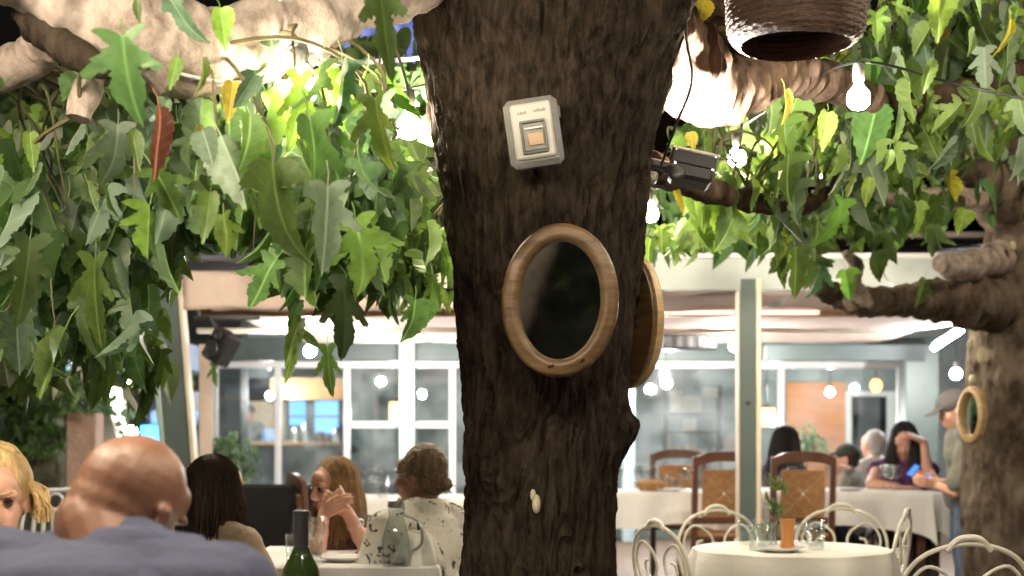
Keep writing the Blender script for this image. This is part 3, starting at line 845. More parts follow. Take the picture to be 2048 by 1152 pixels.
def oval_disc(parent, name, w, h, y, m, n=48, thick=0.006, dome=0.0):
    mb = MB(); V = [(0, y - dome, 0)]
    for k in (0.5, 1.0):
        for i in range(n):
            a = 2 * PI * i / n; V.append((w / 2 * k * math.cos(a), y - dome * (1 - k * k), h / 2 * k * math.sin(a)))
    for i in range(n):
        a = 2 * PI * i / n; V.append((w / 2 * math.cos(a), y + thick, h / 2 * math.sin(a)))
    Fc = [(0, 1 + i, 1 + (i + 1) % n) for i in range(n)]
    for r in range(2):
        o = 1 + r * n
        Fc += [(o + i, o + n + i, o + n + (i + 1) % n, o + (i + 1) % n) for i in range(n)]
    Fc.append(tuple(1 + 2 * n + (n - 1 - i) for i in range(n)))
    mb.add(V, Fc)
    return mb.build(name, m, parent)
def wood_grain(name, c1, c2):
    m = mat(name, c1, 0.42, var=0.25, scale=3.5, stretch=(2.5, 2.5, 14), bump=0.12, bscale=10, col2=c2)
    return m
M_FRAME = wood_grain('frame_wood', (0.078, 0.043, 0.018), (0.165, 0.095, 0.040))
M_FRAME2 = wood_grain('frame_wood_pale', (0.40, 0.26, 0.13), (0.55, 0.38, 0.20))

t = thing('oval_mirror', 'oval mirror in a rounded wooden frame on the front of the big trunk', 'mirror', at(1120, 601, 3.60))
t.rotation_euler = (math.radians(2), math.radians(3), math.radians(-4))
oval_frame(t, .302, .396, .047, .024, M_FRAME)
oval_disc(t, 'glass', .212, .306, 0.004, M_MIRROR)
MB().cap((-.02, -.028, -.172), (-.008, -.0285, -.168), .002, .003, 6).build('knot', M_BARK, t)
MB().cap((.062, -.027, -.154), (.069, -.027, -.149), .002, .003, 6).build('knot', M_BARK, t)

t = thing('oval_wooden_board', 'oval wooden frame seen from its back behind the right side of the trunk', 'mirror', at(1262, 643, 4.12))
t.rotation_euler = (0, 0, math.radians(-60 + 180))
oval_frame(t, .30, .395, .05, .022, M_FRAME2)
oval_disc(t, 'backing_board', .29, .385, 0.020, M_FRAME)
mb = MB(); mb.ell((-.065, .021, -.02), (.012, .006, .012), nu=10, nv=8)
mb.build('knot', M_BARK, t)

t = thing('oval_mirror', 'small pale oval mirror hung edge-on on the side of the right trunk', 'mirror', at(1944, 830, 7.72))
t.rotation_euler = (0, 0, math.radians(-62))
oval_frame(t, .20, .315, .04, .03, M_FRAME2)
oval_disc(t, 'glass', .13, .24, 0.004, M_MIRROR)

t = thing('switch_box', 'grey weatherproof switch box with white face, tilted on the trunk', 'switch', at(1067, 264, 3.60))
t.rotation_euler = (math.radians(3), math.radians(-8), math.radians(-3))
MB().box((0, 0.022, 0), (.140, .06, .176), bev=.014).build('housing', M_GREY, t)
fc = MB().box((0, -.012, 0.002), (.104, .012, .142), bev=.010).build('face_plate', mat('ivory_plastic', (0.40, 0.388, 0.345), 0.4, var=0.05, bump=0.03), t)
mb = MB()
for (c, s) in (((0, -.021, .024), (.066, .008, .007)), ((0, -.021, -.054), (.066, .008, .007)), ((-.030, -.021, -.015), (.007, .008, .074)), ((.030, -.021, -.015), (.007, .008, .074))): mb.box(c, s, bev=.002)
mb.build('window_bezel', mat('bezel_grey', (0.10, 0.10, 0.09), 0.35, bump=0.02), t)
MB().box((0, -.0195, -.015), (.054, .004, .068), bev=.001).build('recess', mat('recess_grey', (0.17, 0.165, 0.15), 0.4, bump=0.02), t)
MB().box((.004, -.0235, -.022), (.040, .005, .032), bev=.002).build('rocker', mat('rocker_amber', (0.38, 0.25, 0.15), 0.4, bump=0.02), t)
MB().box((0.002, -.026, 0.006), (.050, .005, .005), bev=.002).build('lid_edge', mat('clear_lid', (0.6, 0.58, 0.54), 0.15, bump=0), t)
mk_print = mat('faded_print', (0.23, 0.22, 0.20), 0.6, bump=0)
mb = MB()
for i in range(4): mb.box((-.032 + i * .006, -.0187, .048 + .001 * (i % 2)), (.004, .0012, .005 + .002 * (i % 2)))
mb.build('print', mk_print, fc)
mb = MB()
for i in range(6): mb.box((.009 + i * .0052, -.0187, .049 + .0012 * (i % 3)), (.0036, .0012, .005 + .002 * ((i * 7) % 3)))
mb.build('print', mk_print, fc)
MB().box((.072, 0.02, .045), (.006, .02, .03), bev=.002).build('hinge', M_GREY, t)

# floodlight on the right of the trunk, its face turned up to the fork
def floodlight(name, label, p, rot, glow, group=None, w=.135, d=.085, h=.075):
    t = thing(name, label, 'floodlight', p, group=group)
    t.rotation_euler = rot
    MB().box((0, 0, 0), (w, d, h), bev=.010).build('housing', M_BLACK, t)
    mb = MB()
    hd_ = MB()
    for sx in (-1, 1):
        mb.box((sx * (w / 2 + .002), 0, h / 2 + .034), (.012, d + .016, .010), bev=.003); hd_.box((sx * (w / 2 - .001), 0, h / 2 + .012), (.006, d + .004, .036))
    for sy in (-1, 1):
        mb.box((0, sy * (d / 2 + .002), h / 2 + .034), (w - .008, .012, .010), bev=.003); hd_.box((0, sy * (d / 2 - .001), h / 2 + .012), (w - .008, .006, .036))
    hd_.build('light_baffle', M_BLACK, t, smooth=False)  # side walls added to keep the beam off the lampshade
    mb.build('rim', mat('lit_rim_grey', (0.42, 0.40, 0.37), 0.45), t)  # pale colour painted in for the lit glass edge
    mb = MB(); z = h / 2 + .003
    mb.add([(-w / 2 + .008, -d / 2 + .008, z), (w / 2 - .008, -d / 2 + .008, z), (w / 2 - .008, d / 2 - .008, z), (-w / 2 + .008, d / 2 - .008, z)], [(0, 1, 2, 3)])
    mb.build('lens', glow, t, smooth=False)
    return t
t = floodlight('floodlight', 'black floodlight clamped to the right side of the big trunk', at(1381, 352, 4.16), (math.radians(-10), math.radians(12), 0), FLOOD, h=.05, w=.125)
mb = MB(); mb.box((-.095, 0, .012), (.075, .035, .028), bev=.006); mb.cap((-.075, -.03, -.012), (-.06, -.045, .0), .008, .010, 8); mb.ell((-.045, -.045, -.02), (.024, .012, .024))
mb.build('bracket', M_DARKMET, t)
MB().box((-.125, .0, -.03), (.06, .04, .03), bev=.006).build('junction_box', MATS['ivory_plastic'], t)
mb = MB(); mb.tube(catmull([at(1322, 332, 4.08), at(1352, 250, 4.0), at(1384, 160, 3.96), at(1372, 60, 3.92), at(1390, -60, 3.9)], 6), .004, 6)
tag(mb.build('power_cable', M_BLACK), 'thin black cable running up the trunk from the floodlight', 'cable')
t = floodlight('floodlight', 'floodlight behind the trunk lighting the pale limb on the left', at(905, 330, 4.42), (math.radians(-18), math.radians(-38), 0), FLOOD2)
mb = MB(); mb.tube([(0, 0, -.03), (.02, 0, -.09), (.11, -.03, -.12)], .010, 6)
mb.build('bracket', M_DARKMET, t)
mb = MB(); mb.tube([at(822, 382, 4.2), at(862, 338, 4.15)], .007, 6)
tag(mb.build('bracket_rod', mat('galvanised', (0.5, 0.48, 0.42), 0.4, metal=0.3)), 'short pale metal rod sticking out left of the trunk', 'rod')

# wicker lampshade, top right
t = thing('wicker_lampshade', 'dark woven wicker lampshade hanging at the top right of the trunk', 'lampshade', at(1592, 92, 3.9), scale=.876)
M_WICK = mat('wicker', (0.030, 0.015, 0.009), 0.6, var=0.5, scale=30, stretch=(1, 1, 4), bump=0.5, bscale=60, col2=(0.085, 0.042, 0.022))
mb = MB()
def shr(z): return .218 - .045 * math.exp(-z / .022) - .0 if z < .2 else .218 - (z - .2) * .35
V, Fc = [], []
seg, rows_ = 120, 88
for i in range(rows_):
    z = i * .0045
    for k in range(seg):
        a = 2 * PI * k / seg
        wv = math.sin(a * 30 + (PI if (i // 4) % 2 else 0)) * .0022 + abs(math.sin(i * PI / 4)) * .005
        r = shr(z) + wv
        V.append((r * math.cos(a), r * math.sin(a), z + .004 * math.sin(a * 2 + 1)))
for i in range(rows_ - 1):
    for k in range(seg): Fc.append((i * seg + k, i * seg + (k + 1) % seg, (i + 1) * seg + (k + 1) % seg, (i + 1) * seg + k))
mb.add(V, Fc); sh = mb.build('shade', M_WICK, t)
mb = MB(); mb.lathe([(.205, .094), (.20, .090), (.10, .088), (.03, .092)], 40); mb.build('woven_base', M_WICK, t)
mb = MB(); mb.tube([(0, 0, .38), (0, .01, .9)], .006, 6); mb.build('hanging_cord', M_BLACK, t)
rr = random.Random(3)
mb = MB()
for k in range(70):
    a = rr.uniform(0, 2 * PI); z = rr.uniform(.0, .2); r = shr(z) + .005; da = rr.uniform(.1, .25)
    mb.tube([(r * math.cos(a + da * j / 4), r * math.sin(a + da * j / 4), z + .01 * j / 4 + .004 * math.sin(j * PI / 4)) for j in range(5)], .0022, 4)
mb.build('loose_strand', M_WICK, t)['kind'] = 'stuff'

# ------------------------------------------------------------------ string lights
def bulb_mesh():
    mb = MB(); mb.lathe([(.004, .030), (.012, .026), (.015, .012), (.031, -.006), (.036, -.024), (.034, -.042), (.021, -.057), (.004, -.062)], 16)
    return mb.mesh('bulb')
def socket_mesh():
    mb = MB(); mb.lathe([(.006, .085), (.016, .080), (.019, .060), (.019, .032), (.016, .026)], 12)
    return mb.mesh('socket')
ME_BULB, ME_SOCK = bulb_mesh(), socket_mesh()
ME_BULB.materials.append(BULB); ME_SOCK.materials.append(M_GREY)
for me in (ME_BULB, ME_SOCK): me.polygons.foreach_set('use_smooth', [True] * len(me.polygons))
def string_light(label, cable_pts, bulbs, cab, tint=BULB):
    t = thing('string_light', label, 'string light', bulbs[0], group='strings of bulbs under the trees')
    L = Vector(bulbs[0])
    mb = MB(); mb.tube([Vector(p) - L for p in catmull(cable_pts, 8)], .0045, 6); mb.build('cable', cab, t)
    for b in bulbs:
        b = Vector(b)
        s = bpy.data.objects.new('bulb_socket', ME_SOCK); COL.objects.link(s); s.parent = t; s.location = b - L
        o = bpy.data.objects.new('bulb', ME_BULB); COL.objects.link(o); o.parent = s
        if tint is not BULB: o.material_slots[0].link = 'OBJECT'; o.material_slots[0].material = tint
    return t
up = Vector((0, 0, .085))
M_PALECAB = mat('pale_cable', (0.42, 0.40, 0.42), 0.5)
b1 = [at(602, 158, 3.30), at(818, 236, 4.05)]
string_light('pale cable with two bulbs among the leaves left of the trunk', [at(250, 120, 3.2), at(480, 165, 3.25), b1[0] + up, at(700, 172, 3.6), b1[1] + up, at(900, 150, 4.4)], b1, M_PALECAB, BULBR)
b2 = [at(1717, 180, 4.3), at(1474, 303, 5.6), at(1300, 416, 6.2)]
string_light('black cable with three bulbs right of the trunk', [at(2100, 210, 4.4), at(1900, 165, 4.6), b2[0] + up, at(1600, 180, 5.2), b2[1] + up, at(1390, 330, 5.9), b2[2] + up, at(1200, 330, 6.6)], b2, M_BLACK, BULBR)
fill_near = [Vector((-1.75, 1.9, 2.5)), Vector((-1.15, 2.05, 2.38)), Vector((-.55, 2.1, 2.36)), Vector((.15, 1.5, 2.5)), Vector((1.1, 2.2, 2.6)), Vector((2.0, 3.2, 2.75))]  # fill bulbs added out of view to light the near leaves and tables
string_light('added string of fill bulbs over the near tables, out of view', [Vector((-2.7, 1.1, 3.1))] + [p + up for p in fill_near] + [Vector((3.1, 2.9, 3.0))], fill_near, M_BLACK, FILLN)
fill_left = [Vector((-2.3, 3.6, 2.7)), Vector((-1.55, 2.55, 2.35)), Vector((-2.0, 5.2, 2.35)), Vector((-1.25, 6.3, 2.42)), Vector((-.5, 6.6, 2.5))]  # added behind the leaf curtain, unseen, to brighten the seated women
string_light('added string of fill bulbs hidden in the crown over the left tables', [Vector((-2.6, 2.2, 3.0)), fill_left[1] + up, fill_left[0] + up, fill_left[2] + up, fill_left[3] + up, fill_left[4] + up], fill_left, M_BLACK)
fill_right = [Vector((2.6, 4.6, 3.0)), Vector((.5, 7.6, 2.55)), Vector((3.0, 6.6, 3.0))]  # unseen bulbs added to lift the dark middle ground
string_light('added string of fill bulbs hidden in the crown over the right tables', [Vector((3.0, 3.6, 3.1)), fill_right[0] + up, fill_right[2] + up, fill_right[1] + up], fill_right, M_BLACK)
mb = MB(); mb.tube(catmull([at(600, 125, 4.5), at(720, 124, 4.7), at(860, 112, 5.0), at(980, 80, 5.3)], 6), .009, 6)
tag(mb.build('clothes_line', M_PALECAB), 'pale grey line stretched behind the leaves left of the trunk', 'line')

fill_front = [at(1090, 410, 8.2), at(660, 400, 7.6), at(330, 430, 7.4), at(1650, 345, 7.9), at(1150, 380, 7.6), at(1790, 604, 8.3)]  # hidden bulbs added to light the fascia and the pavilion tablecloths
string_light('added string of hidden fill bulbs lighting the front of the pavilion', [at(200, 380, 8.0)] + [fill_front[k] + up for k in (2, 1, 0, 4, 3, 5)] + [at(1990, 520, 8.3)], fill_front, M_BLACK, FILLF)
# blue tarpaulin glimpsed left of the trunk
mb = MB(); V = []; nx, nz = 16, 5
for j in range(nz):
    for i in range(nx):
        px = 690 + (i / (nx - 1)) * 230; py = 62 + 66 * j / (nz - 1) + 5 * math.sin(i * 1.3)
        p = at(px, py, 7.5); V.append((p.x, 7.5 + .05 * math.sin(i * 1.7) - .3 * (1 - j / (nz - 1)), p.z))
mb.add(V, [(j * nx + i, j * nx + i + 1, (j + 1) * nx + i + 1, (j + 1) * nx + i) for j in range(nz - 1) for i in range(nx - 1)])
o = mb.build('awning', mat('blue_tarpaulin', (0.03, 0.06, 0.30), 0.6)); tag(o, 'strip of blue awning between leaves left of the trunk', 'awning')
sm = o.modifiers.new('thick', 'SOLIDIFY'); sm.thickness = .01

# ------------------------------------------------------------------ the pavilion
YF, YB = 9.2, 15.5
pav = thing('terrace_pavilion', 'grey-green dining pavilion with cream canvas ceiling behind the trees', 'pavilion', (0, YF, 0))
def W(px, py, Y): p = at(px, py, Y); return Vector((p.x, p.y - YF, p.z))
def pbox(name, x0, x1, z0, z1, y0, y1, m, parent=pav, bev=.006):
    return MB().box(((x0 + x1) / 2, (y0 + y1) / 2 - YF, (z0 + z1) / 2), (x1 - x0, y1 - y0, z1 - z0), bev=bev).build(name, m, parent, smooth=False)
def X(px, Y): return (px - CX) * Y / F
def Z(py, Y): return CH + (HY - py) * Y / F
# posts on the front line
xl = X(352, YF)
ps = MB(); ps.box((0, 0, 1.18), (.16, .14, 2.12), bev=.006)
o = ps.build('post', M_GREEN, pav, smooth=False); o.location = (X(388, YF), 0, 0); o.rotation_euler = (0, math.radians(-4.5), 0)
s = MB().box((-.098, -.02, 1.18), (.034, .12, 2.12), bev=.005).build('edge_strip', M_GREENL, o, smooth=False)
s = MB().box((.097, -.03, 1.18), (.03, .10, 2.12), bev=.005).build('edge_strip', M_CREAM, o, smooth=False)
o = MB().box((0, 0, 1.20), (.105, .125, 2.18), bev=.006).build('post', M_GREEN, pav, smooth=False); o.location = (X(1493, YF), 0, 0)
MB().box((.070, -.02, 1.20), (.032, .09, 2.18), bev=.004).build('edge_strip', M_CREAM, o, smooth=False)
MB().box((-.060, -.01, 1.20), (.014, .09, 2.18), bev=.004).build('edge_strip', M_CREAM, o, smooth=False)
MB().ell((0, -.066, Z(806, YF)), (.016, .008, .016), nu=10, nv=6).build('bolt', M_DARKMET, o)
o = MB().box((0, 0, 1.2), (.13, .13, 2.18), bev=.006).build('post', M_GREEN, pav, smooth=False); o.location = (X(2110, YF), 0, 0)
# fascia beam with a shadow lip, right part; canvas valance over the left part
pbox('fascia', X(1180, YF), X(2200, YF), Z(582, YF), Z(512, YF), YF - .06, YF + .06, mat('fascia_grey', (0.32, 0.345, 0.335), 0.5, var=0.12, scale=3))
pbox('fascia_lip', X(1180, YF), X(2200, YF), Z(519, YF), Z(509, YF), YF - .085, YF - .062, M_WHITE, bev=.003)
pbox('header', X(330, YF), X(1180, YF) - .004, Z(600, YF), Z(560, YF), YF - .04, YF + .04, M_CREAM)
def drape(name, x0, x1, z0, z1, y, m, parent, amp=.02, nx=60, nz=8, seed=0, scallop=0.0, thick=.004):
    V = []
    for j in range(nz):
        for i in range(nx):
            u = i / (nx - 1); v = j / (nz - 1)
            xx = x0 + (x1 - x0) * u; zz = z1 + (z0 - z1) * v - scallop * abs(math.sin(u * 26)) * v
            V.append((xx, y + amp * v * math.sin(xx * 9 + seed) + amp * .6 * noise.noise(Vector((xx * 4, zz * 3, seed))), zz + .012 * noise.noise(Vector((xx * 3, seed, v)))))
    mb = MB(); mb.add(V, [(j * nx + i, j * nx + i + 1, (j + 1) * nx + i + 1, (j + 1) * nx + i) for j in range(nz - 1) for i in range(nx - 1)])
    o = mb.build(name, m, parent)
    s = o.modifiers.new('thick', 'SOLIDIFY'); s.thickness = thick
    return o
drape('valance', X(372, YF), X(1170, YF), Z(620, YF), Z(545, YF), -.07, M_CANVAS, pav, seed=2)
# canvas ceiling in panels, sagging between battens
cz0, cz1 = Z(588, YF) + .03, Z(684, YB)
def ceil_panel(x0, x1, seed):
    nx, ny = 22, 26; V = []
    for j in range(ny):
        for i in range(nx):
            u, v = i / (nx - 1), j / (ny - 1)
            x = x0 + (x1 - x0) * u; y = .05 + (YB - YF - .1) * v
            z = cz0 + (cz1 - cz0) * v - .05 * abs(math.sin(v * PI * 3)) * (0.6 + .4 * math.sin(u * PI)) + .02 * noise.noise(Vector((x * 3, y * 2, seed)))
            V.append((x, y, z))
    mb = MB(); mb.add(V, [(j * nx + i, j * nx + i + 1, (j + 1) * nx + i + 1, (j + 1) * nx + i) for j in range(ny - 1) for i in range(nx - 1)])
    o = mb.build('ceiling_canvas', M_CANVAS, pav); s = o.modifiers.new('thick', 'SOLIDIFY'); s.thickness = .006
edges = [X(340, YF), X(760, YF), X(1180, YF), X(1600, YF), X(2200, YF)]
for i in range(4): ceil_panel(edges[i] + .01, edges[i + 1] - .01, i * 3.3)
for k, (yy, py) in enumerate(((10.4, 628), (12.4, 662))):
    for (a, b) in ((395, 1160), (1200, 1820)):
        pbox('batten', X(a, yy), X(b, yy), Z(py, yy) - .02, Z(py, yy) + .025, yy - .03, yy + .03, M_CREAM if k else M_PINE)
pbox('light_strip', X(1250, 10.3), X(1470, 10.3), Z(624, 10.3) - .012, Z(624, 10.3) + .012, 10.33, 10.36, LED, bev=0)
pbox('light_strip', X(1525, 10.3), X(1640, 10.3), Z(624, 10.3) - .012, Z(624, 10.3) + .012, 10.33, 10.36, LED, bev=0)
# roof above: dark tiled slope made of boards
for k in range(10):
    y0 = YF - .1 + k * .62
    MB().box((X(1290, YF), y0 - YF + .31, cz0 + .38 + k * .05), (11.5, .66, .035), Matrix.Rotation(math.radians(6), 3, 'X'), bev=.006).build('roof_board', mat('roof_dark', (0.13, 0.105, 0.10), 0.7, var=0.3, scale=3), pav, smooth=False)
# back beam and side returns
pbox('back_beam', X(430, YB), X(1880, YB), Z(722, YB), Z(676, YB), YB - .10, YB + .05, M_GREEN)
pbox('back_rail', X(430, YB), X(1800, YB), Z(736, YB), Z(723.5, YB), YB - .07, YB + .03, M_WHITE)
pbox('beam', X(1530, 13.2), X(1850, 13.2), Z(722, 13.2), Z(690, 13.2), 13.15, 13.30, M_GREEN)
pbox('post', X(1806, 14.6), X(1872, 14.6), PF + .002, Z(690, 14.6), 14.5, 14.72, M_GREEN)
pbox('post', X(800, 15.2), X(829, 15.2), PF + .002, Z(665, 15.2), 15.1, 15.26, M_GREENL)
pbox('post', X(1244, 15.2), X(1268, 15.2), PF + .002, Z(700, 15.2), 15.1, 15.26, mat('pale_blue_paint', (0.30, 0.40, 0.44), 0.5))
# side wall on the left return, narrow cream curtain
drape('curtain', X(402, 9.6), X(428, 9.6), PF + .05, Z(690, 9.6), .35, M_CANVAS, pav, amp=.03, nx=16)

# ------------------------------------------------------------------ glazed wall at the back
gw = thing('glazed_wall', 'white framed glazed wall across the back of the pavilion', 'window wall', (0, YB, 0))
P_GLASS = pane_mat('window_glass', ior=1.9, haze=0.12)
def gbox(name, x0, x1, z0, z1, y0, y1, m, parent, bev=.004):
    return MB().box(((x0 + x1) / 2, (y0 + y1) / 2 - YB, (z0 + z1) / 2), (x1 - x0, y1 - y0, z1 - z0), bev=bev).build(name, m, parent, smooth=False)
cols_ = [430, 556, 694, 905, 1090, 1262, 1562, 1800]
zt, zb = Z(736, YB) - .003, PF + .002
for i, px in enumerate(cols_):
    x = X(px, YB); gbox('mullion', x - .034, x + .034, zb, zt, YB - .035, YB + .035, M_WHITE, gw)
for i in range(len(cols_) - 1):
    x0, x1 = X(cols_[i], YB) + .036, X(cols_[i + 1], YB) - .036
    gbox('pane', x0, x1, zb + .45, zt - .002, YB - .006, YB + .006, P_GLASS, gw, bev=0)
    gbox('sill_panel', x0, x1, zb, zb + .447, YB - .03, YB + .03, M_GREEN, gw)
    if cols_[i] == 694: 
        gbox('rail', x0, x1, Z(856, YB) , Z(843, YB), YB - .03, YB - .008, M_WHITE, gw)

# ------------------------------------------------------------------ rooms behind the glass
YR = 19.6
room = thing('dining_room', 'lit room behind the glass with orange wall, doorway and kitchen hatch', 'building', (0, YR, 0))
def rbox(name, px0, px1, py0, py1, y0, y1, m, parent=room, bev=0, Yp=YR):
    return MB().box((X((px0 + px1) / 2, Yp), (y0 + y1) / 2 - YR, Z((py0 + py1) / 2, Yp)), (X(px1, Yp) - X(px0, Yp), y1 - y0, Z(py0, Yp) - Z(py1, Yp)), bev=bev).build(name, m, parent, smooth=False)
M_TEAL = mat('teal_wall', (0.175, 0.20, 0.205), 0.7, var=0.2, scale=2)
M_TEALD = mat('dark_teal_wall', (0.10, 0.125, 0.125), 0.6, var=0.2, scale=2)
M_ORANGE = mat('orange_plaster', (0.46, 0.20, 0.10), 0.8, var=0.18, scale=2.5, stretch=(1, 1, 6), bump=0.2)
M_BEIGE = mat('beige_plaster', (0.46, 0.36, 0.27), 0.8, var=0.15, scale=2)
rbox('wall', 1180, 1572, 600, 1040, YR, YR + .12, M_TEAL)
rbox('wall', 1572.5, 1692, 764, 1040, YR - .02, YR + .10, M_ORANGE)
rbox('wall', 1572.5, 1692, 600, 763, YR, YR + .12, M_TEAL)
rbox('wall', 1790, 1990, 600, 1040, YR, YR + .12, M_TEAL)
rbox('wall', 1692.5, 1789.5, 600, 782, YR, YR + .12, M_TEAL)
rbox('door_frame', 1690, 1701, 783, 1035, YR - .06, YR - .025, M_WHITE)
rbox('door_frame', 1772, 1792, 783, 1035, YR - .06, YR - .025, M_WHITE)
rbox('door_frame', 1701.5, 1771.5, 783, 793, YR - .06, YR - .025, M_WHITE)
rbox('doorway_back', 1702, 1771, 794, 1035, YR + .3, YR + .36, mat('doorway_dark', (0.07, 0.075, 0.08), 0.5))  # dark sheet stands for the unlit interior beyond the doorway
rbox('wall', 690, 1178, 640, 1040, YR, YR + .12, M_TEALD)
rbox('wall', 400, 689, 880, 1040, YR - .2, YR - .08, M_TEALD)
rbox('wall', 400, 450, 640, 879, YR + .6, YR + .7, M_TEAL)
rbox('wall', 450.5, 556, 800, 879, YR + .6, YR + .7, M_BEIGE)
rbox('wall', 450.5, 690, 640, 752, YR + .6, YR + .7, M_TEAL)
rbox('hatch_header', 545, 690, 757, 800, YR - .2, YR - .12, mat('orange_wood', (0.50, 0.25, 0.10), 0.5, var=0.15, scale=6, stretch=(6, 1, 1)))
rbox('hatch_shelf', 450, 690, 884, 889, YR - .45, YR - .21, M_PINE)
rbox('wall', 556.5, 690, 800.5, 879, YR + .6, YR + .7, mat('slate_wall', (0.10, 0.12, 0.13), 0.6))
wf = rbox('window', 566, 690, 797, 889, YR + .5, YR + .56, M_DARKMET)
for (a, b, c, d) in ((569, 601, 800, 830), (620, 668, 800, 830), (569, 601, 834, 850), (620, 668, 834, 882)):
    rbox('window_pane', a, b, c, d, YR + .46, YR + .495, BLUEW, parent=wf)
# back rooms' side lintel and shelf unit with papers
sh = thing('shelf_unit', 'dark shelf unit with papers and jars behind the glass left of the post', 'shelf', at(1385, 1000, 18.6) * 1)
sh.location.z = PF
def sbox(name, px0, px1, py0, py1, y0, y1, m, parent=sh):
    Yp = 18.6; c = Vector((X((px0 + px1) / 2, Yp), (y0 + y1) / 2, Z((py0 + py1) / 2, Yp))) - sh.location
    return MB().box(c, (X(px1, Yp) - X(px0, Yp), y1 - y0, Z(py0, Yp) - Z(py1, Yp)), bev=.003).build(name, m, parent, smooth=False)
sbox('side_panel', 1328, 1333, 770, 1042, 18.5, 18.8, M_DARKMET); sbox('side_panel', 1437, 1442, 770, 1042, 18.5, 18.8, M_DARKMET)
for py in (826, 862, 912, 960): sbox('shelf', 1333.5, 1436.5, py, py + 5, 18.5, 18.8, M_DARKMET)
M_PAPER = mat('paper', (0.62, 0.55, 0.50), 0.8, var=0.08, bump=0.05)
for i, (a, b, c, d) in enumerate(((1338, 1362, 782, 825), (1363, 1400, 793, 825), (1402, 1432, 776, 796), (1364, 1390, 838, 861))): sbox('paper', a, b, c, d, 18.46, 18.49, M_PAPER)
for i in range(5):
    mb = MB(); p = Vector((X(1345 + i * 20, 18.6), 18.62, Z(912, 18.6))) - sh.location; mb.lathe([(.04, .002), (.05, .06), (.045, .12), (.03, .15)], 12, Matrix.Translation(p)); mb.build('jar', M_PINE if i in (1, 2) else M_GLASS, sh)
# ceiling of the inner room and side walls close the volume
MB().box((X(1200, YR), -2.0, Z(640, YR) + .3), (11.0, 4.4, .1)).build('ceiling', mat('inner_ceiling', (0.5, 0.5, 0.48), 0.8), room, smooth=False)

# counter jars in the hatch
for i, (px, h, r) in enumerate(((590, .20, .055), (610, .26, .06), (640, .14, .09), (655, .12, .06), (672, .2, .05))):
    p = at(px, 884, YR - .33)
    mb = MB(); mb.lathe([(r, 0.002), (r * 1.05, h * .5), (r * .9, h * .85), (r * .5, h)], 14); o = mb.build('kitchen_pot', M_DARKMET if i in (2, 3) else mat('steel', (0.5, 0.5, 0.5), 0.3, metal=0.9), loc=p)
    tag(o, ['steel canister at the left end of the kitchen hatch shelf', 'tall steel canister on the kitchen hatch shelf', 'round dark pot in the middle of the kitchen hatch shelf', 'small dark pot on the kitchen hatch shelf', 'steel canister at the right end of the hatch shelf'][i], 'pot', 'pots on the kitchen hatch shelf')

# ------------------------------------------------------------------ lamps in the pavilion
def lamp(name, label, p, kind, top, group):
    t = thing(name, label, 'lamp', p, group=group)
    L = top - p.z
    if kind == 'bulb':
        mb = MB(); mb.tube([(0, 0, .1), (0, 0, L)], .006, 6); mb.build('cord', M_BLACK, t)
        mb = MB(); mb.lathe([(.02, .12), (.03, .06), (.03, .045)], 12); mb.build('socket', M_GREY, t)
        mb = MB(); mb.ell((0, 0, 0), .048, nu=16, nv=10); mb.build('bulb', BULBC, t)
    if kind == 'lantern':
        mb = MB(); mb.tube([(0, 0, .16), (0, 0, L)], .008, 6); mb.build('cord', M_BLACK, t)
        mb = MB(); mb.lathe([(.03, .16), (.10, .12), (.11, .11)], 14); mb.lathe([(.11, -.12), (.10, -.135), (.03, -.14)], 14); mb.build('cap', M_PINE, t)
        mb = MB(); mb.lathe([(.098, -.118), (.105, 0), (.098, .108)], 16); mb.build('shade', LANT, t)
        mb = MB(); mb.ell((.045, -.07, -.05), .06); mb.build('bulb', BULBC, t)
        for k in range(4):
            a = k * PI / 2 + .4; mb = MB(); mb.tube([(.112 * math.cos(a), .112 * math.sin(a), -.118), (.112 * math.cos(a), .112 * math.sin(a), .108)], .006, 5); mb.build('rib', M_PINE, t)
    if kind == 'orange':
        mb = MB(); mb.tube([(0, 0, .1), (0, 0, L)], .006, 6); mb.build('cord', M_BLACK, t)
        mb = MB(); mb.lathe([(.02, .12), (.03, .06), (.03, .05)], 12); mb.build('socket', M_GREY, t)
        mb = MB(); mb.ell((0, 0, 0), (.075, .075, .085), nu=16, nv=10); mb.build('bulb', LANTO, t)
    return t
lamp('pendant_bulb', 'white pendant bulb hanging left of the grey-green middle post', at(1470, 692, 12.6), 'bulb', cz0 - .05, 'pendant lamps in the pavilion')
lamp('pendant_bulb', 'white pendant bulb hanging before the shelf unit', at(1333, 766, 14.6), 'bulb', cz1, 'pendant lamps in the pavilion')
lamp('pendant_bulb', 'white pendant bulb hanging by the pale post left of the trunk', at(816, 775, 14.4), 'bulb', cz1, 'pendant lamps in the pavilion')
lamp('pendant_bulb', 'white pendant bulb hanging over the capped standing man', at(1912, 748, 13.5), 'bulb', cz1, 'pendant lamps in the pavilion')
lamp('pendant_bulb', 'pendant bulb hidden behind the big trunk', at(1080, 720, 12.6), 'bulb', cz1, 'pendant lamps in the pavilion')
lamp('pendant_bulb', 'pendant bulb behind the hanging leaf spray on the left', at(620, 702, 12.2), 'bulb', cz1, 'pendant lamps in the pavilion')
lamp('lantern', 'yellow lantern glowing behind the glass left of the trunk', at(795, 822, 17.6), 'lantern', Z(660, YR), 'lanterns behind the glass')
lamp('lantern', 'yellow lantern glowing behind the glass right of the middle post', at(1534, 834, 17.6), 'lantern', Z(660, YR), 'lanterns behind the glass')
lamp('orange_bulb', 'round orange bulb glowing above the white doorway', at(1752, 771, 17.8), 'orange', Z(660, YR), 'lanterns behind the glass')
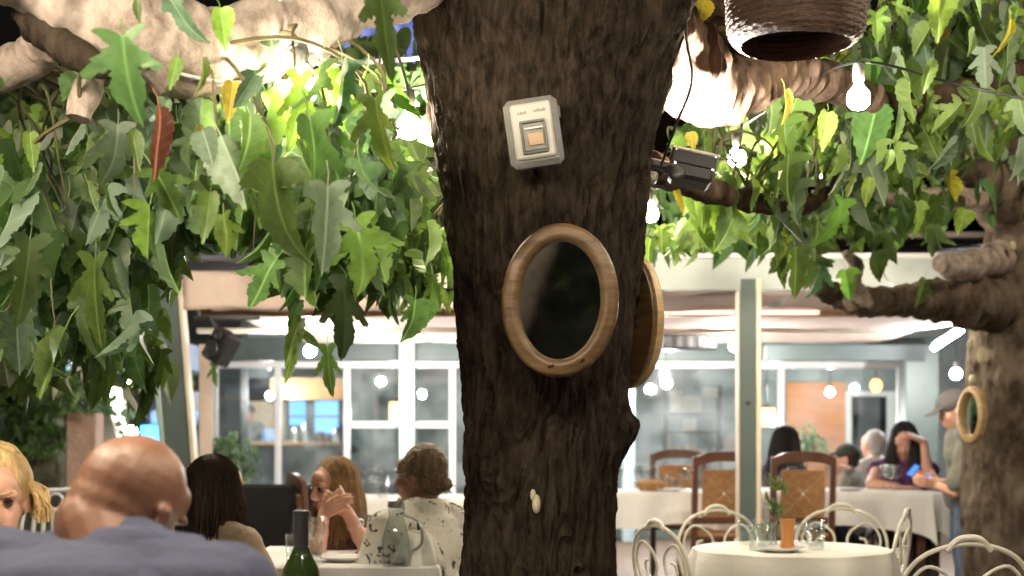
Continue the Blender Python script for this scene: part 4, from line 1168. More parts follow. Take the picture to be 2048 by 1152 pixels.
lamp('pendant_bulb', 'bare white bulb shining before the orange wall', at(1660, 784, 18.4), 'bulb', Z(660, YR), 'lanterns behind the glass')
lamp('pendant_bulb', 'bare white bulb in the kitchen behind the cook', at(540, 792, 18.8), 'bulb', Z(660, YR), 'lanterns behind the glass')
t = thing('tube_light', 'slanted white tube light beside the right trunk under the canvas', 'lamp', at(1890, 680, 12.4))
a_, b_ = at(1868, 696, 12.6) - t.location, at(1922, 660, 12.0) - t.location
MB().tube([a_, b_], .022, 10).build('tube', TUBE, t)
MB().tube([a_ + Vector((0, 0, .04)), b_ + Vector((0, 0, .04))], .016, 6).build('fitting', M_WHITE, t)
# infrared heaters and speaker
t = thing('ceiling_heater', 'black box heater hung under the canvas left of the middle post', 'heater', at(1378, 684, 13.0))
MB().box((0, 0, 0), (.52, .14, .15), bev=.02).build('housing', M_BLACK, t)
for k in range(5): MB().box((-.2 + k * .1, -.076, 0), (.05, .012, .11), bev=.004).build('grille', M_DARKMET, t)
for sx in (-.2, .2): MB().tube([(sx, 0, .07), (sx, 0, .27)], .010, 6).build('hanger', M_DARKMET, t)
t = thing('ceiling_heater', 'slim black heater bar under the canvas near the right tree', 'heater', at(1724, 661, 12.8))
MB().box((0, 0, 0), (.60, .12, .05), bev=.012).build('housing', M_BLACK, t)
for sx in (-.2, .2): MB().tube([(sx, 0, .024), (sx, 0, .16)], .010, 6).build('hanger', M_DARKMET, t)
t = thing('loudspeaker', 'black loudspeaker tilted down on a bracket at the left post', 'speaker', at(443, 694, 9.05))
R_ = Euler((math.radians(-12), math.radians(28), math.radians(-35))).to_matrix()
MB().box((0, 0, 0), (.16, .15, .22), R_, bev=.02).build('cabinet', M_BLACK, t)
for (zz, r) in ((-.035, .058), (.06, .03)):
    mb = MB(); mb.lathe([(r, 0), (r * .9, .008), (r * .3, -.004), (.004, .002)], 20, Matrix.Translation(R_ @ Vector((0, -.078, zz))) @ (R_ @ Matrix.Rotation(math.radians(90), 3, 'X')).to_4x4()); mb.build('cone', M_DARKMET, t)
MB().tube([(-.02, .02, .10), (-.09, .04, .20), (-.19, .06, .19)], .016, 8).build('bracket', M_DARKMET, t)
MB().box((.06, .1, .20), (.34, .05, .035), bev=.006).build('bracket_bar', M_BLACK, t)

# ------------------------------------------------------------------ left of the pavilion
kk = thing('kiosk', 'kiosk with a glowing blue counter panel left of the pavilion post', 'kiosk', (X(298, 13.0), 13.0, 0))
def kbox(name, px0, px1, py0, py1, y0, y1, m, parent=kk, bev=.006):
    Yp = 13.0
    return MB().box((X((px0 + px1) / 2, Yp) - kk.location.x, (y0 + y1) / 2 - 13.0, Z((py0 + py1) / 2, Yp)), (X(px1, Yp) - X(px0, Yp), y1 - y0, Z(py0, Yp) - Z(py1, Yp)), bev=bev).build(name, m, parent, smooth=False)
M_SLATE = mat('slate_blue', (0.12, 0.16, 0.24), 0.6, var=0.3, scale=5)
kbox('roof', 225, 372, 684, 738, 12.7, 14.2, M_SLATE); kbox('fascia', 228, 370, 739, 757, 12.85, 13.0, mat('pale_blue_board', (0.32, 0.40, 0.52), 0.5))
kbox('lintel', 228, 370, 758, 775, 12.9, 13.05, M_BEIGE)
kbox('back_wall', 240, 370, 776, 1160, 13.9, 14.0, mat('kiosk_dark', (0.02, 0.03, 0.05), 0.4))
kbox('window_pane', 272, 370, 820, 848, 13.5, 13.55, mat('blue_glass', (0.05, 0.12, 0.22), 0.2)); kbox('blue_panel', 284, 372, 851, 884, 12.95, 13.0, BLUEP)
kbox('counter', 240, 372, 886, 1160, 12.98, 13.4, mat('counter_dark', (0.03, 0.06, 0.075), 0.35)); kbox('pilaster', 228, 252, 776, 1160, 12.9, 13.02, M_BEIGE)
mb = MB(); mb.ell((X(276, 13) - kk.location.x, -.22, Z(864, 13)), .05); mb.build('lamp', emit('kiosk_lamp_glow', (.75, .9, 1), 120), kk)
mb = MB(); mb.ell((X(240, 13) - kk.location.x, -.25, Z(790, 13)), .055); mb.build('lamp', BULBC, kk)
pl_ = MB(); pl_.box((0, 0, .60), (.20, .20, 1.2), bev=.01); o = pl_.build('gate_pillar', mat('pink_stone', (0.42, 0.28, 0.22), 0.8, var=0.3, scale=6, bump=0.5), smooth=False, loc=(X(170, 9.5), 9.5, .0))
o.scale = (1, 1, 1.18); tag(o, 'pinkish stone pillar behind the bald man', 'pillar')
o = MB().box((0, 0, 0), (.16, .03, .34), Matrix.Rotation(math.radians(-14), 3, 'Y'), bev=.004).build('menu_board', M_WHITE, smooth=False, loc=at(214, 880, 10.4)); tag(o, 'small white board leaning by the kiosk pilaster', 'board')
MB().box((0, .02, -.55), (.04, .03, .8)).build('stand', M_DARKMET, o, smooth=False)
# added house, its glowing panes make teal glints through the leaves
hs = thing('house', 'dark house beyond the left leaves with panes added to glow as pale blue glints', 'house', (-6.6, 17.5, 0))
MB().box((0, .3, 2.6), (6.4, .5, 5.2)).build('wall', mat('dark_render', (0.06, 0.065, 0.06), 0.8, var=0.3, scale=2), hs, smooth=False)
MB().box((0, .1, 5.3), (6.8, 1.2, .2)).build('roof', M_BARK, hs, smooth=False)
for (px, py) in ((60, 470), (150, 470), (235, 480), (60, 690), (150, 700), (230, 560)):
    wx, wz = X(px, 17.4) + 6.6, Z(py, 17.4)
    w_ = MB().box((wx, -.0, wz), (.42, .1, .55)).build('window', M_WHITE, hs, smooth=False)
    for (dx, dz) in ((-.1, .13), (.1, .13), (-.1, -.13), (.1, -.13)): MB().box((wx + dx, -.06, wz + dz), (.17, .03, .22)).build('pane', TEALW, w_, smooth=False)
# ivy clad tree in the left background
iv = thing('ivy_tree', 'grey trunk wrapped in ivy and shrubs at the far left', 'tree', (X(75, 9.8), 9.8, 0))
mb = MB(); Pt = [Vector((0, 0, -.02)), Vector((.02, 0, .7)), Vector((-.05, .1, 1.6)), Vector((-.2, .1, 2.8)), Vector((-.1, .3, 4.2))]
mb.tube(catmull(Pt, 10), [.22 - .003 * i for i in range(41)], 24)
mb.v = [tuple(Vector(v) * 1.0 + Vector((1, 1, 0)) * .03 * fbm(Vector(v) * 9, 3)) for v in mb.v]
mb.build('trunk', bark_mat('bark_grey', (0.05, 0.05, 0.04), (0.20, 0.19, 0.15), patch=(0.08, 0.13, 0.05), zs=6, fine=16), iv)
for k in range(5):
    a = k * 1.3; mb = MB(); mb.tube(catmull([Vector((-.1, .1, 2.0 + .3 * k)), Vector((.6 * math.cos(a), .5 * math.sin(a), 2.9 + .3 * k)), Vector((1.4 * math.cos(a), 1.2 * math.sin(a), 3.2 + .35 * k))], 6), [.07 - .0045 * i for i in range(13)], 8); mb.build('limb', MATS['bark_grey'], iv)
st = LeafStuff(); rr = random.Random(5)
def ivleaf(px, py, Y, s):
    st.add(at(px, py, Y) - iv.location, s, Euler((rr.gauss(0, .6), rr.gauss(0, .6), rr.uniform(0, 6.28))), rr, rr.choice(GEO_S))
for i in range(1500): ivleaf(rr.gauss(60, 130), rr.uniform(180, 800), rr.uniform(9.0, 10.3), rr.uniform(.10, .2))
for i in range(420): ivleaf(rr.gauss(60, 45), rr.uniform(640, 900), rr.uniform(9.45, 9.75), rr.uniform(.06, .13))
for i in range(500): ivleaf(rr.uniform(180, 360), rr.uniform(350, 660), rr.uniform(9.5, 12), rr.uniform(.10, .2))
for i in range(500): ivleaf(rr.uniform(560, 900), rr.uniform(60, 500), rr.uniform(8.0, 10), rr.uniform(.10, .2))
st.build('crown', L_DARK, iv)
# potted plant by the left post
def potted(label, p, floor, s, n, m, seed, light=None):
    t = thing('potted_plant', label, 'plant', (p.x, p.y, floor))
    h = p.z - floor
    mb = MB(); mb.lathe([(.10, .002), (.13, .24), (.145, .25), (.145, .28), (.12, .28)], 18); mb.build('pot', mat('terracotta', (0.30, 0.13, 0.07), 0.8), t)
    mb = MB(); mb.tube([(0, 0, .27), (.01, 0, h * .6), (0, .01, h)], [.015, .012, .006], 6); mb.build('stem', M_TWIG, t)
    st = LeafStuff(); r = random.Random(seed)
    for i in range(n):
        d = Vector((r.gauss(0, 1), r.gauss(0, 1), r.gauss(0, 1))).normalized() * s * r.uniform(.3, 1)
        st.add(Vector((0, 0, h)) + d, r.uniform(.05, .10), Euler((r.uniform(-1, 1), r.uniform(-1, 1), r.uniform(0, 6.3))), r, r.choice(GEO_S))
    st.build('foliage', m, t)
potted('bushy pale green potted plant right of the left post', at(458, 915, 9.9), PF, .20, 260, L_BLUE, 4)
potted('dark leafy potted plant before the kiosk', at(212, 820, 10.9), 0, .22, 150, L_BLUE, 6)
potted('silvery potted plant behind the far right table', at(1612, 885, 14.2), PF, .2, 160, L_BLUE, 9)
# hedge and a leaning limb behind the photographer, seen in the mirror
hg = thing('hedge', 'dense hedge behind the photographer, reflected in the oval mirror', 'hedge', (0, -4.2, 0))
st = LeafStuff()
for i in range(1800): st.add(Vector((rr.uniform(-4.5, 4.5), rr.uniform(-.5, .5), rr.uniform(0.05, 3.4))), rr.uniform(.1, .2), Euler((rr.gauss(0, .7), rr.gauss(0, .7), rr.uniform(0, 6.28))), rr, rr.choice(GEO_S))
st.build('foliage', L_DARK, hg)
for k in range(9): MB().tube([(-4 + k, 0, -.01), (-4 + k + rr.uniform(-.2, .2), .1, 3.1)], [.04, .015], 6).build('stem', M_BARK2, hg)

lt_ = thing('leaning_trunk', 'leaning trunk behind the photographer, reflected in the oval mirror', 'tree', (-1.86, -3.5, 0))
mb = MB(); C_ = catmull([Vector((0, 0, -.02)), Vector((.38, 0, .95)), Vector((.80, 0, 2.0)), Vector((1.2, .1, 3.0)), Vector((1.5, .2, 4.0))], 10)
mb.tube(C_, [.36 - .003 * i for i in range(len(C_))], 30)
mb.v = [tuple(Vector(v) + Vector((1, 1, 0)) * .03 * fbm(Vector(v) * 7, 3)) for v in mb.v]
mb.build('trunk', M_LIMB, lt_)
mb = MB(); mb.tube([C_[20], C_[20] + Vector((.7, .2, .9)), C_[20] + Vector((1.6, .2, 1.6))], [.14, .09, .05], 10); mb.build('limb', M_BARK2, lt_)

o = MB().box((0, 0, 2.2), (12, .3, 4.4), bev=.02).build('backing_wall', mat('backing_wall_dark', (0.05, 0.048, 0.042), 0.9, var=0.4, scale=4, bump=0.6, bscale=12), smooth=False, loc=(0, -5.2, 0))  # unseen backing added so no orange sky glow shows in the mirror
tag(o, 'dark stone wall behind the hedge at the photographer\'s back', 'wall')

# ------------------------------------------------------------------ tables
def cloth_round(r, drop, seed, n=72):
    V = [(0, 0, .003)]; rings = [(r * .5, 0), (r * .96, 0), (r, -.006), (r * 1.012, -.03)] + [(r * 1.03, -drop * k / 6) for k in range(1, 7)]
    for ri, (rad, z) in enumerate(rings):
        for i in range(n):
            a = 2 * PI * i / n
            v = max(0, -z / drop)
            w = v ** .5 * (.085 * r * math.sin(a * 9 + seed) + .05 * r * math.sin(a * 5 + seed * 2) + .03 * noise.noise(Vector((a * 3, seed, 0))))
            V.append(((rad + w) * math.cos(a), (rad + w) * math.sin(a), z + .003 - .03 * v * math.sin(a * 4 + seed)))
    Fc = [(0, 1 + i, 1 + (i + 1) % n) for i in range(n)]
    for k in range(len(rings) - 1):
        o = 1 + k * n
        Fc += [(o + i, o + n + i, o + n + (i + 1) % n, o + (i + 1) % n) for i in range(n)]
    mb = MB(); mb.add(V, Fc); return mb
def cloth_rect(hx, hy, drop, seed):
    """cloth over a rectangular top with hanging folds and pointed corners"""
    per = []; n = 26
    for (ax, ay, bx, by) in ((-hx, -hy, hx, -hy), (hx, -hy, hx, hy), (hx, hy, -hx, hy), (-hx, hy, -hx, -hy)):
        for i in range(n): per.append((ax + (bx - ax) * i / n, ay + (by - ay) * i / n))
    m = len(per); V = [(0, 0, .003)]
    rings = [(.5, 0), (.985, 0), (1.0, -.006)] + [(1.0 + .012 * k / 6, -drop * k / 6) for k in range(1, 7)]
    for (s, z) in rings:
        for i, (x, y) in enumerate(per):
            v = max(0, -z / drop)
            cn = max(0, (abs(x) / hx) ** 8 * (abs(y) / hy) ** 8)
            t = i / m * 2 * PI
            w = v * (.022 * math.sin(t * 13 + seed) + .018 * noise.noise(Vector((x * 4, y * 4, seed))))
            L = math.hypot(x / hx, y / hy)
            nx = 1 if abs(x) > hx * .999 else 0; ny = 1 if abs(y) > hy * .999 else 0
            V.append((x * s + math.copysign(1, x) * nx * w + math.copysign(.05, x) * cn * v, y * s + math.copysign(1, y) * ny * w + math.copysign(.05, y) * cn * v, z * (1 + .5 * cn) + .003 + v * .02 * math.sin(t * 6 + seed)))
    Fc = [(0, 1 + i, 1 + (i + 1) % m) for i in range(m)]
    for k in range(len(rings) - 1):
        o = 1 + k * m
        Fc += [(o + i, o + m + i, o + m + (i + 1) % m, o + (i + 1) % m) for i in range(m)]
    mb = MB(); mb.add(V, Fc); return mb
def table(label, clabel, x, y, floor, h, kind, a, b, drop, seed, m, group='tables'):
    t = thing('table', label, 'table', (x, y, floor), group=group)
    if kind == 'round':
        mb = MB(); mb.lathe([(a - .045, h - .03), (a - .04, h - .02), (a - .04, h - .004)], 40); mb.build('tabletop', M_PINE, t)
        mb = MB(); mb.lathe([(.03, .03), (.03, h - .031)], 12); mb.build('pedestal', M_DARKMET, t)
        mb = MB(); mb.lathe([(.22, .002), (.22, .02), (.05, .034)], 24); mb.build('base', M_DARKMET, t)
        c = cloth_round(a, drop, seed)
    else:
        MB().box((0, 0, h - .019), (2 * a - .02, 2 * b - .02, .03), bev=.004).build('tabletop', M_PINE, t, smooth=False)
        for sx in (-1, 1):
            for sy in (-1, 1): MB().box((sx * (a - .06), sy * (b - .06), (h - .036) / 2 + .001), (.05, .05, h - .036), bev=.004).build('leg', M_WOODR, t, smooth=False)
        c = cloth_rect(a, b, drop, seed)
    o = c.build('tablecloth', m, loc=(x, y, floor + h)); tag(o, clabel, 'tablecloth', group='cloths on the tables')
    return floor + h
T1c = at(1583, 1097, 5.75)
T1z = table('small round table at the lower right among iron chairs', 'ivory cloth hanging in folds over the round table lower right', T1c.x, T1c.y, 0, T1c.z, 'round', .405, 0, .30, 1.0, M_CLOTHW)
T2z = table('long pavilion table right behind the trunk', 'white cloth on the table right behind the trunk', X(1335, 10.0), 10.4, PF, Z(986, 10.0) - PF, 'rect', .45, .40, .24, 2.2, M_CLOTH)
T3z = table('pavilion table of the purple-topped woman', 'white cloth on the table of the purple-topped woman', X(1690, 10.0), 10.42, PF, Z(984, 10.0) - PF, 'rect', .62, .42, .26, 3.1, M_CLOTH)
T3b = table('pavilion table beside the capped standing man', 'white cloth hanging beside the capped standing man', X(1872, 9.9), 10.6, PF, Z(990, 9.9) - PF, 'rect', .16, .42, .28, 5.1, M_CLOTH)
T4z = table('dining table between the three women on the left', 'white cloth on the table between the three women', X(690, 5.9), 5.95, 0, .745, 'rect', .42, .52, .26, 4.0, M_CLOTH)
T5z = table('near table in front of the bald man', 'white cloth on the near table in front of the bald man', -.75, 2.92, 0, .74, 'rect', .62, .42, .26, 5.0, M_CLOTH)
T6z = table('pavilion table behind the woman with clasped hands', 'white cloth hanging left of the trunk behind the bun-haired woman', X(790, 9.6), 9.75, PF, Z(996, 9.5) - PF, 'rect', .47, .36, .30, 6.0, M_CLOTH)

# ------------------------------------------------------------------ iron chairs
def spiral(cx, cz, r, turns, a0, sgn, n=26):
    return [Vector((cx + r * (1 - .78 * i / n) * math.cos(a0 + sgn * 2 * PI * turns * i / n), 0, cz + r * (1 - .78 * i / n) * math.sin(a0 + sgn * 2 * PI * turns * i / n))) for i in range(n + 1)]
def iron_chair():
    t = thing('iron_chair', 'x', 'chair', (0, 0, 0), group='cream wrought iron chairs')
    m = M_CREAMIRON
    def tilt(v): return Vector((v.x, -.20 - (v.z - .44) * .16 + v.y, v.z))
    arch = [Vector((-.15, 0, .44)), Vector((-.185, 0, .56)), Vector((-.215, 0, .70)), Vector((-.20, 0, .80)), Vector((-.13, 0, .875)), Vector((0, 0, .905)), Vector((.13, 0, .875)), Vector((.20, 0, .80)), Vector((.215, 0, .70)), Vector((.185, 0, .56)), Vector((.15, 0, .44))]
    MB().tube([tilt(v) for v in catmull(arch, 6)], .0078, 8).build('back_frame', m, t)
    for sx in (-1, 1):
        p = [Vector((sx * .02, 0, .46)), Vector((sx * .05, 0, .56)), Vector((sx * .15, 0, .66)), Vector((sx * .185, 0, .76)), Vector((sx * .13, 0, .835)), Vector((sx * .05, 0, .80)), Vector((sx * .03, 0, .74)), Vector((sx * .07, 0, .69)), Vector((sx * .115, 0, .71)), Vector((sx * .115, 0, .755)), Vector((sx * .085, 0, .765))]
        MB().tube([tilt(v) for v in catmull(p, 5)], .006, 8).build('scroll', m, t)
        q = [Vector((sx * .03, 0, .52)), Vector((sx * .09, 0, .49)), Vector((sx * .13, 0, .53)), Vector((sx * .11, 0, .585)), Vector((sx * .07, 0, .575)), Vector((sx * .07, 0, .54))]
        MB().tube([tilt(v) for v in catmull(q, 5)], .006, 6).build('scroll', m, t)
    MB().tube([tilt(v) for v in catmull([Vector((-.07, 0, .885)), Vector((-.03, 0, .92)), Vector((.03, 0, .92)), Vector((.07, 0, .885))], 6)], .010, 8).build('crest', m, t)
    mb = MB(); n = 40
    mb.tube([Vector((.20 * math.cos(2 * PI * i / n), .20 * math.sin(2 * PI * i / n), .445)) for i in range(n)], .010, 8, closed=True)
    mb.build('seat_ring', m, t)
    mb = MB(); mb.lathe([(.192, .440), (.192, .446), (.10, .452), (.004, .453)], 36); mb.build('seat', m, t)
    for k in range(4):
        a = PI / 4 + k * PI / 2; c, s = math.cos(a), math.sin(a)
        MB().tube(catmull([Vector((.19 * c, .19 * s, .44)), Vector((.17 * c, .17 * s, .28)), Vector((.20 * c, .20 * s, .10)), Vector((.235 * c, .235 * s, .008))], 5), .0095, 8).build('leg', m, t)
    MB().tube([Vector((.18 * math.cos(2 * PI * i / 30), .18 * math.sin(2 * PI * i / 30), .22)) for i in range(30)], .006, 6, closed=True).build('stretcher', m, t)
    return t
ic = iron_chair()
def back_at(px, Y, rz, off=.23):
    """seat centre so that the back rest stands at column px, distance Y"""
    x = X(px, Y); return (x - off * math.sin(rz) , Y + off * math.cos(rz), 0)
IRON = [(1925, 4.35, .10, 'cream scrolled iron chair at the lower right corner of the picture', 1.0),
        (1790, 6.0, 1.15, 'iron chair with scrolls standing right of the round table', 1.02),
        (1442, 6.6, PI + .35, 'iron chair behind the left side of the round table', 1.0),
        (1682, 6.75, PI - .25, 'iron chair behind the right side of the round table', 1.0),
        (1330, 5.5, -1.15, 'iron chair seen side-on left of the round table', 1.0),
        (447, 4.62, -.15, 'iron chair of the woman with long dark hair', .93)]
for i, (px, Y, rz, lb, sc_) in enumerate(IRON):
    loc = back_at(px, Y, rz)
    if i == 0:
        ic.location = loc; ic.rotation_euler = (0, 0, rz); ic['label'] = lb; ic.scale = (1.02,) * 3
    else: dup(ic, loc, rz, lb, scale=sc_)
# white slatted chair with a ring, far left
t = thing('slatted_chair', 'white metal chair with a ring in its back beside the blonde woman', 'chair', (X(104, 8.0), 8.2, 0))
M_WIRON = mat('white_iron', (0.80, 0.82, 0.85), 0.4, var=0.05, bump=0.05)
def c7(x, z): return Vector((x, -.2, z))
MB().tube(catmull([c7(-.19, .44), c7(-.18, .70), c7(-.15, .84), c7(-.07, .93), c7(.04, .95), c7(.15, .925), c7(.17, .70), c7(.18, .44)], 6), .012, 8).build('back_frame', M_WIRON, t)
MB().tube([c7(.02 + .045 * math.cos(2 * PI * i / 20), .885 + .045 * math.sin(2 * PI * i / 20)) for i in range(20)], .008, 6, closed=True).build('ring', M_WIRON, t)
MB().tube([c7(-.15, .835), c7(.16, .835)], .011, 8).build('back_rail', M_WIRON, t)
for k in range(5): MB().box((-.115 + k * .06, -.2, .655), (.022, .012, .34), Matrix.Rotation(math.radians(6 - k * 3), 3, 'Y'), bev=.003).build('slat', M_WIRON, t, smooth=False)
MB().tube([c7(-.18, .48), c7(.18, .48)], .011, 8).build('back_rail', M_WIRON, t)
MB().box((0, 0, .45), (.40, .40, .03), bev=.012).build('seat', M_WIRON, t)
for sx in (-1, 1):
    for sy in (-1, 1): MB().tube([(sx * .18, sy * .18, .44), (sx * .20, sy * .20, .0)], .012, 8).build('leg', M_WIRON, t)

# ------------------------------------------------------------------ wooden chairs with rush panels
def wood_chair(m=M_WOODR):
    t = thing('wooden_chair', 'x', 'chair', (0, 0, 0), group='wooden chairs')
    for sx in (-1, 1):
        MB().box((sx * .205, -.20 - .03, .50), (.04, .035, 1.0), Matrix.Rotation(math.radians(4), 3, 'X'), bev=.006).build('back_post', m, t, smooth=False)
        MB().box((sx * .20, .19, .22), (.042, .042, .44), bev=.005).build('leg', m, t, smooth=False)
        MB().box((sx * .2, 0, .20), (.022, .36, .025), bev=.003).build('stretcher', m, t, smooth=False)
    mb = MB(); P = catmull([Vector((-.225, -.262, .955)), Vector((-.10, -.275, .995)), Vector((.10, -.275, .995)), Vector((.225, -.262, .955))], 6)
    V = []
    for p in P:
        for dz, dy in ((-.035, -.012), (.035, -.016), (.035, .012), (-.035, .012)): V.append((p.x, p.y + dy, p.z + dz))
    Fc = []
    for i in range(len(P) - 1):
        for k in range(4): Fc.append((i * 4 + k, i * 4 + (k + 1) % 4, (i + 1) * 4 + (k + 1) % 4, (i + 1) * 4 + k))
    Fc += [(3, 2, 1, 0), tuple(len(V) - 4 + k for k in range(4))]
    mb.add(V, Fc); mb.build('crest_rail', m, t, smooth=False)
    MB().box((0, -.222, .56), (.36, .026, .05), bev=.004).build('back_rail', m, t, smooth=False)
    # woven back panel, four triangles meeting in an X
    c = Vector((0, -.250, .745)); hx, hz = .145, .155
    cs = [Vector((-hx, -.232, .745 - hz)), Vector((hx, -.232, .745 - hz)), Vector((hx, -.262, .745 + hz)), Vector((-hx, -.262, .745 + hz))]
    mb = MB()
    for k in range(4):
        a, b = cs[k], cs[(k + 1) % 4]
        for j in range(9):
            s = 1 - j / 9.0
            mb.tube([c.lerp(a, s), c.lerp(b, s)], .0095, 5)
    mb.build('woven_panel', M_RUSH, t)
    mb = MB()
    for j in range(11): mb.tube([(-.20 + .01 * 0, -.19 + j * .038, .452), (.20, -.19 + j * .038, .452)], .020, 6)
    mb.build('rush_seat', M_RUSH, t)
    for sy in (-1, 1): MB().box((0, sy * .2, .432), (.37, .03, .035), bev=.004).build('seat_rail', m, t, smooth=False)
    return t
wc = wood_chair()
WOOD = [(1606, 9.55, .06, PF, 'wooden chair with woven back at the purple-topped woman\'s table'),
        (1448, 9.6, .12, PF, 'wooden chair half hidden behind the grey-green middle post'),
        (1356, 11.3, PI - .1, PF, 'wooden chair on the far side of the table behind the trunk'),
        (596, 8.4, -1.2, 0, 'tall brown wooden chair left of the woman with clasped hands')]
for i, (px, Y, rz, fl, lb) in enumerate(WOOD):
    loc = back_at(px, Y, rz, .25); loc = (loc[0], loc[1], fl)
    if i == 0: wc.location = loc; wc.rotation_euler = (0, 0, rz); wc['label'] = lb
    else: dup(wc, loc, rz, lb)
STOOL = []
def under(x, y, rz, fl, lb):
    """backless wooden stool"""
    if STOOL: return dup(STOOL[0], (x, y, fl), rz, lb)
    t = thing('wooden_stool', lb, 'stool', (x, y, fl), rz, group='wooden stools')
    mb = MB(); mb.lathe([(.16, .385), (.17, .392), (.17, .408), (.15, .414), (.01, .412)], 28); mb.build('seat', M_WOODR, t)
    for k in range(4):
        a = PI / 4 + k * PI / 2; MB().tube([(.11 * math.cos(a), .11 * math.sin(a), .386), (.15 * math.cos(a), .15 * math.sin(a), 0)], .017, 8).build('leg', M_WOODR, t)
    MB().tube([Vector((.135 * math.cos(2 * PI * i / 24), .135 * math.sin(2 * PI * i / 24), .16)) for i in range(24)], .009, 6, closed=True).build('stretcher', M_WOODR, t)
    STOOL.append(t); return t
# black high-backed bench behind the long-haired woman
t = thing('black_bench', 'black bench back behind the long-haired woman', 'bench', (X(530, 8.4), 8.4, 0))
MB().box((0, 0, .74), (.62, .05, .46), bev=.02).build('backrest', M_BLACK, t); MB().box((0, .22, .44), (.62, .42, .07), bev=.02).build('seat', M_BLACK, t)
for sx in (-.27, .27): MB().box((sx, .03, .27), (.05, .05, .52), bev=.005).build('leg', M_BLACK, t, smooth=False)

# ------------------------------------------------------------------ tableware
def wineglass_mesh(h=.19, r=.038):
    mb = MB()
    out = [(.034, 0), (.034, .003), (.006, .007), (.0045, .03), (.0045, h * .42), (.010, h * .45), (r * .75, h * .55), (r, h * .70), (r * .95, h * .85), (r * .80, h)]
    inn = [(r * .80 - .0015, h), (r * .95 - .0015, h * .85), (r - .0015, h * .70), (r * .72, h * .56), (.006, h * .47)]
    mb.lathe(out + inn, 18)
    me = mb.mesh('wineglass'); me.materials.append(M_GLASS); me.polygons.foreach_set('use_smooth', [True] * len(me.polygons)); return me
def tumbler_mesh(h=.10, r=.036):
    mb = MB(); mb.lathe([(r * .85, 0), (r, h), (r - .002, h), (r * .84, .008)], 18)
    me = mb.mesh('tumbler'); me.materials.append(M_GLASS); me.polygons.foreach_set('use_smooth', [True] * len(me.polygons)); return me
def plate_mesh(r=.11):
    mb = MB(); mb.lathe([(r * .55, .001), (r * .6, .004), (r, .018), (r, .021), (r * .58, .009), (.002, .008)], 28)
    me = mb.mesh('plate'); me.materials.append(mat('porcelain', (0.80, 0.80, 0.78), 0.2, var=0.03, bump=0)); me.polygons.foreach_set('use_smooth', [True] * len(me.polygons)); return me
WG, TB, PLT = wineglass_mesh(), tumbler_mesh(), plate_mesh()
def ware(name, me, x, y, z, label, cat, group, rot=None, sc_=1.0):
    o = bpy.data.objects.new(name, me); COL.objects.link(o); o.location = (x, y, z); o.scale = (sc_,) * 3
    if rot: o.rotation_euler = rot
    return tag(o, label, cat, group)
def setting(z, xs, ys, label, group, seed, n, kinds=('w', 't')):
    r = random.Random(seed); done = []
    for i in range(n):
        for tr in range(60):
            x, y = r.uniform(*xs), r.uniform(*ys)
            if all(math.hypot(x - a, y - b) > .085 for a, b in done): break
        done.append((x, y))
        k = kinds[i % len(kinds)]
        if k == 'w': ware('wine_glass', WG, x, y, z + .004, 'clear stemmed wine glass ' + label, 'wine glass', group + ', wine glasses', sc_=r.uniform(.85, 1.05))
        else: ware('tumbler', TB, x, y, z + .004, 'clear low tumbler ' + label, 'tumbler', group + ', tumblers', sc_=r.uniform(.9, 1.15))
setting(T1z, (X(1490, 5.9), X(1545, 5.9)), (5.62, 5.98), 'on the round table lower right', 'round table', 2, 5, ('t', 't', 'w'))
setting(T1z, (X(1600, 5.9), X(1660, 5.9)), (5.66, 6.0), 'at the right of the vase on the round table', 'round table right', 12, 3, ('t',))
setting(T2z, (X(1245, 10.1), X(1440, 10.1)), (10.08, 10.7), 'on the table right behind the trunk', 'table behind trunk', 3, 9, ('w', 't', 'w'))
setting(T3z, (X(1545, 10.1), X(1720, 10.1)), (10.06, 10.7), 'on the purple-topped woman\'s table, left half', 'far right table', 4, 7, ('w', 't'))
setting(T3z, (X(1765, 10.1), X(1815, 10.1)), (10.06, 10.3), 'before the purple-topped woman', 'far right table, right end', 6, 3, ('w',))
setting(T6z, (X(700, 9.6), X(820, 9.6)), (9.45, 10.0), 'on the pavilion table left of the trunk', 'table left of trunk', 5, 8, ('w', 'w', 't'))
setting(T4z, (X(590, 5.7), X(660, 5.7)), (5.5, 5.9), 'on the three women\'s table', 'women\'s table', 8, 5, ('w', 't'))
setting(T5z, (-.64, -.42), (3.0, 3.24), 'on the near table before the bald man', 'near table', 9, 3, ('w', 't'))
for i, (px, Y, z, lb) in enumerate(((690, 5.68, T4z, 'white plate on the three women\'s table'), (1340, 10.2, T2z, 'white plate on the table right behind the trunk'), (1700, 10.2, T3z, 'white plate on the purple-topped woman\'s table'), (1560, 5.55, T1z, 'white plate at the front of the round table'))):
    ware('plate', PLT, X(px, Y), Y, z + .004, lb, 'plate', 'plates on the tables', sc_=.9 if i == 3 else 1)
# wine bottles
def bottle(label, x, y, z, s, capm):
    t = thing('wine_bottle', label, 'bottle', (x, y, z), scale=s)
    mb = MB(); mb.lathe([(.034, .0), (.0375, .006), (.0375, .175), (.034, .195), (.020, .222), (.0148, .235), (.0145, .296), (.016, .297), (.016, .305), (.012, .307)], 28); mb.build('glass_body', M_WINE, t)
    mb = MB(); mb.lathe([(.0152, .232), (.0152, .294), (.0166, .2955), (.0166, .3065), (.010, .3085)], 20, cap=True); mb.build('foil', capm, t)
    mb = MB(); n = 20
    V = [(.0379 * math.cos(-PI / 2 + (i / n - .5) * 2.6), .0379 * math.sin(-PI / 2 + (i / n - .5) * 2.6), zz) for zz in (.05, .14) for i in range(n + 1)]
    mb.add(V, [(i, i + 1, n + 2 + i, n + 1 + i) for i in range(n)]); mb.build('label_paper', M_PAPER, t)
    return t
b0 = at(602, 1024, 3.1)
